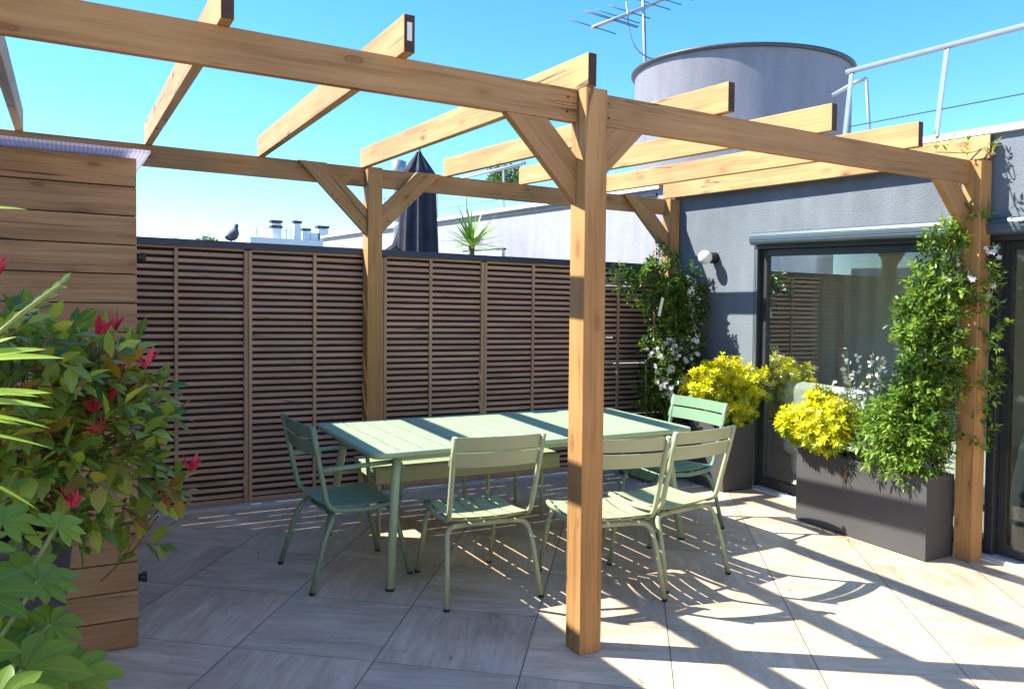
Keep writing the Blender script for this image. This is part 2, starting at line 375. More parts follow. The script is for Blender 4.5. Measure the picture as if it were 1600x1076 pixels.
    def build(s, name, mat, parent=None, origin=(0, 0, 0), bevel=0, bseg=2, rz=0):
        me = bpy.data.meshes.new(name); o = Vector(origin)
        if parent is not None: o = Vector(parent.get('_o', (0, 0, 0))) if parent.get('_abs') else Vector((0, 0, 0))
        me.from_pydata([v-o for v in s.v], [], s.f)
        uvl = me.uv_layers.new(name='UVMap'); uvl.data.foreach_set('uv', [c for u in s.uv for c in u])
        me.polygons.foreach_set('use_smooth', s.sm); me.polygons.foreach_set('material_index', s.mi)
        if any(s.lv):
            a = me.attributes.new('v', 'FLOAT', 'FACE'); a.data.foreach_set('value', s.lv)
        for m_ in (mat if isinstance(mat, (list, tuple)) else [mat]): me.materials.append(MAT[m_])
        me.update()
        ob = bpy.data.objects.new(name, me); S.collection.objects.link(ob)
        if parent is not None: ob.parent = parent
        else: ob.location = o
        if bevel:
            md = ob.modifiers.new('bevel', 'BEVEL'); md.width = bevel; md.segments = bseg; md.limit_method = 'ANGLE'; md.angle_limit = R_(40)
        return ob

def tag(o, label=None, cat=None, group=None, kind=None):
    if label: o['label'] = label
    if cat: o['category'] = cat
    if group: o['group'] = group
    if kind: o['kind'] = kind
    return o
def empty(name, loc, label, cat, group=None, rz=0, absolute=True):
    """absolute: the parts are modelled in terrace coordinates"""
    o = bpy.data.objects.new(name, None); S.collection.objects.link(o); o.location = loc; o.rotation_euler = (0, 0, rz)
    o.empty_display_size = .1
    if absolute: o['_abs'] = 1; o['_o'] = tuple(loc)
    return tag(o, label, cat, group)
def sub(mb, name, mat, parent_obj, bevel=0):
    """a sub-part: parent is a part whose mesh coordinates are relative to its thing"""
    root = parent_obj.parent
    ob = mb.build(name, mat, root, bevel=bevel); ob.parent = parent_obj; return ob
def arc(pts, r, n=6):
    """round the corners of a polyline"""
    pts = [Vector(p) for p in pts]; out = [pts[0]]
    for i in range(1, len(pts)-1):
        a, b, c = pts[i-1], pts[i], pts[i+1]; rr = min(r, (a-b).length*.49, (c-b).length*.49)
        p0 = b+(a-b).normalized()*rr; p1 = b+(c-b).normalized()*rr
        for k in range(n+1):
            t = k/n; out.append(p0*(1-t)**2+b*2*t*(1-t)+p1*t*t)
    out.append(pts[-1]); return out

# ------------------------------------------------------------------ setting: ground
g = MB(); x0, x1, y0, y1 = -9, 3.11, -9, 3.6
nx, ny = 6, 6
g.sheet([[(x0+(x1-x0)*i/nx, y0+(y1-y0)*j/ny, 0) for j in range(ny+1)] for i in range(nx+1)][::-1], False)
tag(g.build('terrace_floor', 'tiles'), 'terrace floor of square wood-effect stone tiles laid diagonally', kind='structure')
MAT['ground'] = simple('city_ground', (.20, .20, .18), .9, var=.3, scale=.05)
g = MB(); g.sheet([[(-1500, -1500, -9), (-1500, 1500, -9)], [(1500, -1500, -9), (1500, 1500, -9)]][::-1], False)
gr = g.build('ground', 'ground'); tag(gr, 'ground far below the roof terrace', kind='structure'); gr['_flat'] = 1
g = MB(); g.box(-9, 12, 3.62, 24, -.32, -.30)
tag(g.build('neighbour_terrace_floor', 'sill'), 'pale floor of the terrace beyond the fence', kind='structure')
g = MB(); g.box(-1.73, 3.10, 2.985, 3.045, 0, .022)
tag(g.build('kerb', 'sill', origin=(0, 3, 0)), 'pale narrow kerb strip along the foot of the slatted fence', kind='structure')

# ------------------------------------------------------------------ pergola
H = 2.5286; w = .1165; BY = 2.935
perg = empty('pergola', (0, 0, 0), 'orange-brown timber pergola with braced posts over the green dining table', 'pergola')
def post(x, y, name='post', screws=False):
    m = MB(); m.obb((x+w/2, y+w/2, 0), (x+w/2, y+w/2, H), w, w, (1, 0, 0), 1)
    p = m.build(name, ['pine_post', 'endgrain'], perg, bevel=.004)
    if screws:
        for dx in (.04, .085):
            s_ = MB(); s_.sphere((x+dx, y-.001, H-.065), .006, n=8, m=6); sub(s_, 'screw', 'screw', p)
    return p
PX = {'A': (0, 0), 'B': (2.966, 0), 'C': (.015, BY), 'D': (2.979, BY)}
for k, (x, y) in PX.items(): post(x, y, screws=(k in 'CD'))
post(-2.95, BY)
bh, bt = .145, .045
def bar(p, q, wd=bt, ht=bh, side=None, name='beam', bev=.003):
    m = MB(); m.obb(p, q, wd, ht, side, 1); return m.build(name, ['pine' if name == 'rafter' else 'pine_beam', 'endgrain'], perg, bevel=bev)
yb = .07+bt/2
bar((-3.2, yb, H-bh/2), (-.001, yb, H-bh/2)); bar((w+.001, yb, H-bh/2), (2.965, yb, H-bh/2))
yk = 3.005+bt/2
bar((-3.2, yk, H-bh/2), (.014, yk, H-bh/2)); bar((.015+w+.001, yk, H-bh/2), (2.978, yk, H-bh/2))
RF = [(-2.27, -2.27), (-1.523, -1.529), (-.775, -.858), (.0, .0), (.70, .827), (1.41, 1.573), (2.235, 2.316), (3.0, 3.03)]
for i, (xb, xf) in enumerate(RF):
    dz = .012 if i == 7 else .0006
    r_ = bar((xf+bt/2, -.012, H+bh/2+dz), (xb+bt/2, 3.07, H+bh/2+dz), name='rafter')
    if i == 2:
        s_ = MB(); s_.box(xf+.012, xf+.032, -.0145, -.0125, H+.045, H+.115); sub(s_, 'paper_label', 'tag', r_)
    if i == 7: r_['label'] = 'rafter lying against the grey house wall'
def brace(xp, sgn, a, y, ztop, lap=False):
    """45 degree brace: a = reach of its lower edge along the beam"""
    c = a-.0725*math.sqrt(2)
    ext = .0725
    m = MB(); w2 = .145
    # outline in x,z: lower edge from (a,0) to (0,a), upper edge offset
    u = a-w2*math.sqrt(2)
    if u < .02: pts = [(a, 0), (0, 0), (0, a)]
    else: pts = [(a, 0), (u, 0), (0, u), (0, a)]
    P = [Vector((xp+sgn*px, y, ztop-pz)) for px, pz in pts]
    n = len(P); Q = [p+Vector((0, bt, 0)) for p in P]
    m.v = P+Q; du = random.random()*9
    def uvf(p): return ((p.x*sgn+(ztop-p.z)*-1)*.707+du, (p.x*sgn+(ztop-p.z))*.707+du)
    F = tuple(range(n)); Bk = tuple(reversed(range(n, 2*n)))
    if sgn < 0: F, Bk = tuple(reversed(F)), tuple(reversed(Bk))
    m.face(F, [uvf(m.v[i]) for i in F]); m.face(Bk, [uvf(m.v[i]) for i in Bk])
    for i in range(n):
        j = (i+1) % n; f = (i, j, n+j, n+i)
        if sgn > 0: f = tuple(reversed(f))
        Lk = (m.v[i]-m.v[j]).length; uu = [(0, 0), (Lk, 0), (Lk, bt), (0, bt)]
        if sgn > 0: uu = uu[::-1]
        m.face(f, [(a_+du, b_+du) for a_, b_ in uu])
    b_ = m.build('brace', 'pine_beam', perg, bevel=.002)
    if lap:
        for fx in (.4, .47, .10):
            q = Vector((xp+sgn*a*fx*1.1, y-.001, ztop-a*(1-fx)*.95+.03))
            s_ = MB(); s_.sphere(q, .006, .003, .006, n=8, m=6); sub(s_, 'screw', 'black', b_)
brace(-.001, -1, .36, .07, H-bh-.001); brace(w+.001, 1, .26, .07, H-bh-.001); brace(2.965, -1, .33, .07, H-bh-.001)
brace(.014, -1, .52, 2.958, H-.001, True); brace(.015+w+.001, 1, .50, 2.958, H-.001, True); brace(2.978, -1, .52, 2.958, H-.001, True)

for o in [c_ for c_ in perg.children if c_.name.startswith('beam')][:2]:
    xs = (-.05, -.055, -1.2) if o == perg.children[0] else (w+.05, w+.055, 2.91)
    for k_, x in enumerate(xs[:2] if xs[0] < 0 else xs):
        q = MB(); q.sphere((x, .069, H-.04-.065*(k_ % 2)), .0055, .003, .0055, n=8, m=6); sub(q, 'screw', 'black', o)

# ------------------------------------------------------------------ slatted fence
FY = 3.083
fen = empty('slatted_fence', (0, 3.1, 0), 'brown horizontal-slat screen fence with dark metal coping behind the table', 'fence')
wide = [-2.25, -.842, .19, 1.083, 2.02, 3.09]
thin = [-1.326, -.354, .597, 1.568, 2.49]
top = 1.848
for i in range(5):
    a, b_ = wide[i]+.029, wide[i+1]-.029
    if i == 0: a = -2.25
    m = MB(); k = 0; z = .062
    while z < top-.02:
        m.box(a, b_, FY, FY+.005, z, z+.0255); z += .0482
    m.build('slat_panel', 'slat', fen)
    m = MB(); m.box(a, b_, FY-.012, FY+.0, 0.004, .052); m.build('rail', 'batten', fen)
    m = MB(); m.box(a, b_, FY-.012, FY, top-.004, top+.012); m.build('rail', 'batten', fen)
for x in wide[1:5]:
    m = MB(); m.box(x-.028, x-.002, FY-.022, FY+.01, .0, top+.004); m.box(x+.002, x+.028, FY-.022, FY+.01, .0, top+.004); m.build('batten_post', 'batten', fen, bevel=.002)
for x in thin:
    m = MB(); m.box(x-.012, x+.012, FY-.018, FY-.001, .05, top); m.build('batten', 'batten', fen, bevel=.002)
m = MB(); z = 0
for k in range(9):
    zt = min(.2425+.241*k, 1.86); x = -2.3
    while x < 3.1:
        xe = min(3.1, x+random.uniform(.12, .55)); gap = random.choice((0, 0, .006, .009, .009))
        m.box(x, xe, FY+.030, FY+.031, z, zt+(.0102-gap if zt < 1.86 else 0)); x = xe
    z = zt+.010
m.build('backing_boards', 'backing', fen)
m = MB(); m.box(-2.3, 3.105, FY-.03, FY+.075, top+.012, top+.062); m.build('coping', 'coping_dark', fen, bevel=.003)

# ------------------------------------------------------------------ shed (wooden clad)
shed = empty('wooden_shed', (-2.2, .925, 0), 'shed clad in wide dark brown boards under a pale corrugated roof sheet', 'shed')
m = MB()
for i in range(17):
    z = .004+i*.1263; a = random.uniform(-.0008, .0008)
    m.box(-3.15, -1.727, .925+a, .947+a, z, z+.1215)
m.build('cladding', 'cladding', shed, bevel=.0025)
m = MB(); m.box(-3.15, -1.735, .949, 2.98, .004, 2.14); m.build('body', 'backing', shed)
m = MB(); m.box(-1.733, -1.728, .95, 2.98, .004, 2.14); m.build('side_panel', 'cladding', shed)
m = MB(); m.box(-3.15, -1.685, .765, 3.0, 2.152, 2.164); m.build('roof_sheet', 'poly', shed)
for z in (1.72, .30):
    m = MB(); m.tube([(-1.727, .95, z), (-1.695, .95, z)], .016, 10); m.tube([(-1.700, .95, z-.02), (-1.700, .95, z+.02)], .011, 8); m.build('door_stay', 'black', shed)
# unseen wall added off to the left to shade that side of the terrace
pw = MB(); pw.box(-3.5, -3.2, -.5, 3.05, -.2, 3.93)
tag(pw.build('party_wall', 'offwall', origin=(-3.35, 1.05, 0), bevel=.01), 'tall pale rendered party wall beyond the wooden shed', 'wall')

rw = MB(); rw.box(-9, 3.0, -5.2, -4.9, -.25, 3.3)  # unseen wall added behind the viewer to bounce warm light
MAT['creamwall'] = stucco('cream_render', (.60, .49, .36))
tag(rw.build('rear_wall', 'creamwall', origin=(-3, -5, -.2), bevel=.01), 'cream rendered wall closing the terrace behind the viewer', 'wall')

# ------------------------------------------------------------------ house with sliding door
WX = 3.11
house = empty('house', (WX, 0, 0), 'blue-grey rendered house wall with wide dark sliding glass doors', 'house')
DZ, DY = 2.062, 2.0
m = MB(); m.box(WX, WX+.3, DY, 3.20, 0, 2.70); m.build('wall', 'greywall', house)
m = MB(); m.box(WX, WX+.3, -8, DY, DZ+.002, 2.70); m.build('lintel_wall', 'greywall', house)
m = MB(); m.box(WX-.035, WX+.34, -8, 3.22, 2.70, 2.745); m.build('coping', 'white_paint', house, bevel=.004)
m = MB(); m.box(WX+.02, 6, -8, 3.2, 2.6, 2.66); m.build('roof', 'sill', house)
# roller shutter box: rounded, three mouldings
rows = []
for yy in (DY-.02, .6, -1, -8):
    rr = []
    for (dx, z) in ((.0, 2.172), (-.05, 2.170), (-.075, 2.158), (-.082, 2.138), (-.079, 2.134), (-.084, 2.128), (-.084, 2.104), (-.08, 2.099), (-.081, 2.092), (-.074, 2.074), (-.055, 2.066), (.0, 2.064)):
        rr.append((WX+dx, yy, z))
    rows.append(rr)
m = MB(); m.sheet(rows, False); b0 = 0; m.face(tuple(range(11, -1, -1)), [(0, 0)]*12)
MAT['shutter'] = simple('blue_grey_metal', (.075, .11, .14), .35, .3, var=.05)
m.build('shutter_box', 'shutter', house)
GX = WX+.075
def frame(a, b_, x0=GX-.03, x1=GX+.03, t=.055, z0=.035, z1=DZ-.03, name='door_frame', gl='door_glass'):
    m = MB(); m.box(x0, x1, a, a+t, z0, z1); m.box(x0, x1, b_-t, b_, z0, z1); m.box(x0+.001, x1-.001, a+t, b_-t, z1-t, z1-.001); m.box(x0+.001, x1-.001, a+t, b_-t, z0+.001, z0+t+.02)
    f = m.build(name, 'anthracite', house, bevel=.003)
    q = MB(); q.box(GX-.004, GX+.004, a+t, b_-t, z0+t, z1-t); sub(q, gl, 'glass', f)
frame(-.02, 1.955); frame(-2.0, -.022, GX+.02, GX+.06); frame(-4.0, -2.02, GX-.03, GX+.02)
m = MB(); m.box(WX+.001, GX+.07, 1.957, DY-.002, 0, DZ-.03); m.build('jamb', 'anthracite', house, bevel=.002)
m = MB(); m.box(WX+.001, GX+.07, -8, DY-.001, DZ-.028, DZ); m.build('head_frame', 'anthracite', house)
for y in (1.968, 1.985):
    m = MB(); m.box(WX-.004, WX+.001, y-.003, y+.003, .03, DZ-.03); m.build('guide_rail', 'galv', house)
m = MB(); m.box(WX-.003, WX+.2, -8, DY-.002, .002, .030); m.build('sill', 'sill', house, bevel=.003)
# room behind the glass
m = MB(); m.box(WX+.15, 8, -8, 3.1, -.03, -.01); m.build('room_floor', 'roomfloor', house)
m = MB(); m.box(7.6, 7.7, -8, 3.1, 0, 2.6); m.box(WX+.31, 7.6, 3.0, 3.1, 0, 2.6); m.box(WX+.31, 7.6, -8.1, -8, 0, 2.6); m.box(WX+.31, 7.7, -8, 3.1, 2.45, 2.55); m.build('room_wall', 'room', house)

def curtain(y0, y1, x, label, mt='curtain'):
    m = MB(); rows = []; n = int((y1-y0)/.012)
    for z in (.05, .7, 1.4, 2.02):
        rows.append([(x+.006*math.sin(k*.4)+.004*math.sin(k*.11+z), y0+(y1-y0)*k/n, z) for k in range(n+1)])
    m.sheet(rows); ob = m.build('curtain', mt, origin=(x, y0, 0)); tag(ob, label, 'curtain', 'curtains inside the glass doors')
curtain(2.08, 2.95, 4.30, 'pale flat curtain at the left end of the glass door, inside')
curtain(.62, 2.05, 4.33, 'wide pale flat curtain across the middle of the glass door, inside')
sofa = empty('armchair', (3.75, 1.5, 0), 'white upholstered armchair inside, seen through the glass above the golden shrub', 'armchair')
m = MB(); m.box(3.42, 4.0, 1.16, 1.86, .12, .42); m.build('seat', 'sofa', sofa, bevel=.05)
m = MB(); m.box(3.36, 3.50, 1.12, 1.90, .30, .93); m.build('backrest', 'sofa', sofa, bevel=.06)
for y in (1.10, 1.80):
    m = MB(); m.box(3.49, 4.0, y, y+.12, .3, .62); m.build('armrest', 'sofa', sofa, bevel=.05)
for x in (3.45, 3.95):
    for y in (1.2, 1.8):
        m = MB(); m.tube([(x, y, 0), (x, y, .14)], .018, 8); m.build('leg', 'black', sofa)
cov = MB()
rows = []
for i, (z, s_) in enumerate(((0, 1.05), (.4, 1.02), (.8, .93), (1.1, .8), (1.27, .6), (1.32, .3), (1.33, .02))):
    rows.append([(3.82+(.40*s_)*math.cos(t)*(1+.05*math.sin(5*t+i)), -.55+.72*s_*math.sin(t)*(1+.03*math.cos(4*t)), z) for t in [2*PI*k/40 for k in range(41)]])
cov.sheet(rows[::-1]); tag(cov.build('covered_furniture', 'darkcloth', origin=(3.82, -.55, 0)), 'furniture under a dark cover inside the right-hand glass door', 'furniture cover')

# wall lamp
lamp = empty('wall_lamp', (WX, 2.46, 1.97), 'round white globe lamp with black base on the grey wall', 'lamp')
m = MB(); m.tube([(WX, 2.462, 1.969), (WX-.05, 2.462, 1.969), (WX-.075, 2.462, 1.969)], [.05, .05, .042], 24); m.build('base', 'black', lamp)
m = MB(); m.sphere((WX-.125, 2.462, 1.969), .062, n=28, m=18); m.build('globe', 'white_plastic', lamp)
m = MB(); m.tube([(WX-.001, 2.42, 2.03), (WX-.006, 2.42, 2.03)], .006, 8); tag(m.build('wall_hook', 'screw', origin=(WX, 2.42, 2.03)), 'small metal wall plug above the globe lamp', 'hook')

# ------------------------------------------------------------------ beyond the fence
wh = empty('white_house', (WX, 8, 0), 'pale lilac-white rendered wall with coping beyond the fence', 'building')
m = MB(); m.box(WX+.01, WX+.31, 3.205, 15, -.4, 2.66); m.build('wall', 'whitewall', wh)
m = MB(); m.box(WX-.04, WX+.35, 3.225, 15.05, 2.66, 2.705); m.build('coping', 'white_paint', wh)
m = MB(); m.box(WX+.03, 9, 3.205, 15, 2.5, 2.56); m.build('roof', 'sill', wh)
m = MB(); m.box(WX-.01, WX+.009, 3.3, 15, 2.600, 2.625); m.build('drip_strip', 'anthracite', wh)
# drum on the roof
DC = Vector((5.02, 4.12, 0)); DR = 1.235
dr = empty('roof_drum', (DC.x, DC.y, 2.56), 'large round lilac-grey drum with a dark rim on the roof', 'drum')
m = MB(); m.lathe(DC, [(DR, 2.56), (DR, 4.22)], 72); m.build('shell', 'drum', dr)
m = MB(); m.lathe(DC, [(DR-.02, 4.22), (DR+.035, 4.22), (DR+.045, 4.235), (DR+.045, 4.255), (DR-.03, 4.265), (DR-.03, 4.22)], 72); m.build('rim', 'drumcap', dr)
# antenna
an = empty('tv_antenna', (4.28, 5, 2.56), 'silver television aerial with thin rods on a mast by the drum', 'antenna')
m = MB(); m.tube([(4.32, 5, 2.56), (4.297, 5, 4.43), (4.24, 5, 5.5)], .022, 10); m.build('mast', 'galv', an)
m = MB(); B0, B1 = Vector((3.49, 5, 4.76)), Vector((5.05, 5, 5.55)); m.tube([B0, B1], .022, 8); m.build('boom', 'galv', an)
rd = Vector((.80, -.55, -.30)).normalized()
for t, L_ in ((0.0, .30), (.17, .34), (.19, .33), (.24, .28), (.35, .27), (.56, .26), (.68, .25), (.8, .25), (.92, .24)):
    c = B0.lerp(B1, t); m = MB(); m.tube([c-rd*L_+Vector((0, 0, .02)), c+Vector((0, 0, .02)), c+rd*L_+Vector((0, 0, .02))], .006, 6); m.build('rod', 'anthracite', an)
m = MB(); m.tube(arc([(3.98, 4.98, 5.16), (4.02, 4.98, 4.83), (4.12, 4.98, 4.62), (4.33, 4.98, 4.54), (4.55, 4.98, 4.53), (4.75, 4.98, 4.40)], .1), .010, 6); m.build('cable', 'galv', an)
m = MB(); m.tube([(4.297, 4.99, 4.62), (4.32, 4.99, 4.2), (4.36, 4.99, 3.4)], .007, 6); m.build('cable', 'anthracite', an)
m = MB(); m.box(4.36, 4.46, 4.94, 5.0, 4.46, 4.55); m.build('bracket', 'anthracite', an, bevel=.008)

def railing(y0, y1, x, z, posts, lean, label, rtop=.021):
    r_ = empty('roof_railing', (x, y0, 2.7), label, 'railing', 'metal railings on the roof edge')
    m = MB(); m.tube([(x, y0+.012, z), (x, y1, z)], rtop, 14); m.build('top_rail', 'galv', r_)
    for y in posts:
        m = MB(); m.obb((x, y, z-rtop), (x+lean, y+.09, 2.74), .035, .016, (0, 1, 0)); m.build('post', 'galv', r_, bevel=.002)
    m = MB(); m.tube([(x+lean*.62, y0, z-.42), (x+lean*.62, y1, z-.42)], .004, 6); m.build('cable', 'anthracite', r_)
railing(1.25, -4, 3.3, 3.39, (1.22, .455, -.31, -1.08, -1.85), .03, 'pale grey tube railing on the roof above the glass doors')
railing(12, 6.4, 3.4, 3.33, (11.8, 10.6, 9.3, 8.2, 7.0), .05, 'far pale grey railing on the white wall beyond the fence')
e_ = MB(); e_.tube([(3.9, 1.88, 3.42), (3.96, 1.70, 3.50), (4.0, 1.62, 3.53)], .018, 10); e_.tube([(4.0, 1.62, 3.53), (4.05, 1.58, 2.7)], .014, 8)
tag(e_.build('handrail_end', 'galv', origin=(4, 1.6, 2.7)), 'bent end of a second handrail beside the round drum', 'handrail')

# closed parasol
pa = empty('parasol', (1.7, 6, -.3), 'tall closed dark parasol standing behind the fence', 'parasol')
m = MB(); rows = []
prof = [(3.26, .012), (3.2, .04), (3.05, .13), (2.93, .20), (2.92, .17), (2.86, .175), (2.6, .185), (2.2, .205), (1.7, .23), (1.2, .26), (.9, .25)]
for z, rr in prof:
    rows.append([(1.7+rr*(1+.16*math.sin(9*t)+.06*math.sin(17*t+z))*math.cos(t), 6+rr*(1+.16*math.sin(9*t))*math.sin(t), z) for t in [2*PI*k/90 for k in range(91)]])
m.sheet(rows[::-1]); m.build('canopy', 'parasol', pa)
m = MB(); m.tube([(1.7, 6, -.3), (1.7, 6, 3.3)], .022, 10); m.build('pole', 'galv', pa)
m = MB(); m.box(1.4, 2.0, 5.7, 6.3, -.3, -.24); m.build('base', 'planter', pa)
m = MB(); rows = []
for z, rr in ((.9, .40), (1.75, .34), (1.95, .22), (2.12, .1), (2.3, .03)):
    rows.append([(1.42+rr*(1+.15*math.sin(7*t))*math.cos(t)+(.1 if z > 2 else 0), 6.1+rr*.6*math.sin(t), z) for t in [2*PI*k/60 for k in range(61)]])
m.sheet(rows[::-1]); tag(m.build('draped_cover', 'parasol', origin=(1.42, 6.1, -.3)), 'low dark cloth draped at the left foot of the closed parasol', 'cover')
ch = empty('flue_stack', (2.03, 7.5, -.3), 'pale grey upright flue standing left of the closed parasol', 'flue')
m = MB(); m.lathe((2.03, 7.5, 0), [(.07, -.3), (.07, 3.1), (.1, 3.12), (.1, 3.34), (.02, 3.37)], 24); m.build('pipe', 'galv', ch)
m = MB(); m.tube([(2.03, 7.5, 2.42), (2.03, 7.5, 2.50)], .08, 20); m.build('collar', 'white_paint', ch)
gb = empty('glass_screen', (2.9, 6.3, -.3), 'small pale green glass screen with dark top rail beside the spiky plant', 'screen')
m = MB(); m.box(2.88, 2.89, 6.0, 7.2, .8, 2.13); m.build('pane', 'glass_pale', gb)
m = MB(); m.box(2.865, 2.905, 6.0, 7.2, 2.13, 2.155); m.build('top_rail', 'anthracite', gb)

hd = MB(); hd.box(-3.2, 3.05, 4.5, 4.54, -.3, 1.84)  # unseen dark sheet, added to keep bright background out of the fence slits
tag(hd.build('privacy_screen', 'backing', origin=(0, 4.5, -.3)), 'low dark privacy screen on the terrace beyond the slatted fence', 'screen')

# distant buildings with chimneys
db = empty('distant_building', (8.2, 40, -9), 'distant white flat-roofed building with chimneys above the fence', 'building')
m = MB(); m.box(6.4, 12.5, 40, 50, -9, 3.72); m.build('wall', 'farwhite', db)
m = MB(); m.box(6.4, 12.6, 39.9, 40.0, 3.62, 3.95); m.build('parapet', 'white_paint', db)
def chim(x, wx, z0, z1, bands=1):
    m = MB(); m.box(x-wx/2, x+wx/2, 40.3, 40.3+wx, z0, z1); c = m.build('chimney', 'farwhite', db)
    for k in range(bands):
        z = z1+.03-.28*k; q = MB(); q.box(x-wx/2-.05, x+wx/2+.05, 40.25, 40.35+wx, z, z+.14); sub(q, 'cap', 'anthracite', c)
chim(7.85, .50, 3.6, 4.75, 2); chim(8.95, .36, 3.6, 4.80); chim(9.45, .34, 3.6, 4.42); chim(10.35, .55, 3.6, 4.62); chim(9.9, .5, 3.6, 4.38, 0)
m = MB()
for x, z in ((6.75, 4.6), (8.55, 4.62), (8.3, 4.5)): m.tube([(x, 40.1, 3.7), (x, 40.1, z)], .025, 6)
m.build('vent_pipe', 'galv', db)
m = MB(); m.tube([(8.93, 40.4, 4.8), (8.93, 40.4, 5.35)], .015, 6); m.tube([(8.7, 40.4, 5.35), (9.0, 40.4, 5.32)], .012, 6); m.build('aerial', 'galv', db)
# skyline to the left, beyond the fence and seen mirrored in the glass doors
for i, (x, y, wx, h, mt) in enumerate(((-60, -5, 10, 6, 'farwhite'), (-58, 9, 9, 3.6, 'offwall'), (-62, 22, 12, 7.2, 'farwhite'), (-57, 38, 11, 4.4, 'farwhite'), (-50, 55, 12, 6.4, 'offwall'), (-64, -22, 12, 4.2, 'farwhite'))):
    t = empty('skyline_building', (x, y, -9), ['distant white block, second from the near end of the row beyond the party wall', 'distant low beige block between two white ones beyond the party wall', 'tallest distant white block beyond the party wall', 'distant low white block beyond the party wall', 'distant beige block at the far end of the row beyond the party wall', 'distant low white block at the near end of the row'][i], 'building', 'distant buildings beyond the party wall')
    m = MB(); m.box(x-wx/2, x+wx/2, y-wx/2, y+wx/2, -9, h); m.build('wall', mt, t)
    m = MB(); m.box(x-wx/4, x, y-wx/4, y, h, h+1.6); m.build('roof_hut', 'farwhite', t)
    for k in range(5):
        for zz in (h-2.4, h-5.4):
            m = MB(); m.box(x+wx/2, x+wx/2+.05, y-wx/2+1+k*wx/5.5, y-wx/2+2+k*wx/5.5, zz, zz+1.5); m.build('window', 'anthracite', t)

# pigeon
pg = empty('pigeon', (-.932, 3.1, 1.91), 'dark grey pigeon perched on the fence coping', 'bird')
m = MB()
prof = [(-.085, .004, .03), (-.06, .016, .022), (-.02, .034, .03), (.02, .04, .045), (.045, .034, .065), (.055, .022, .088), (.058, .017, .10), (.064, .019, .112), (.075, .014, .118), (.085, .005, .115)]
m.tube([(-.932+a*.6-.02, 3.1+a*.5, 1.915+c) for a, b_, c in prof], [b_ for a, b_, c in prof], 14); m.build('body', 'pigeon', pg)
m = MB(); m.tube([(-.932+.085*.6-.02, 3.1+.0425, 2.03), (-.932+.10*.6-.02, 3.1+.05, 2.026)], [.004, .001], 6); m.build('beak', 'black', pg)
m = MB()
for s_ in (-.012, .012): m.tube([(-.94+s_, 3.1, 1.908), (-.94+s_, 3.1, 1.94)], .003, 6)
m.build('legs', 'red_leaf', pg)

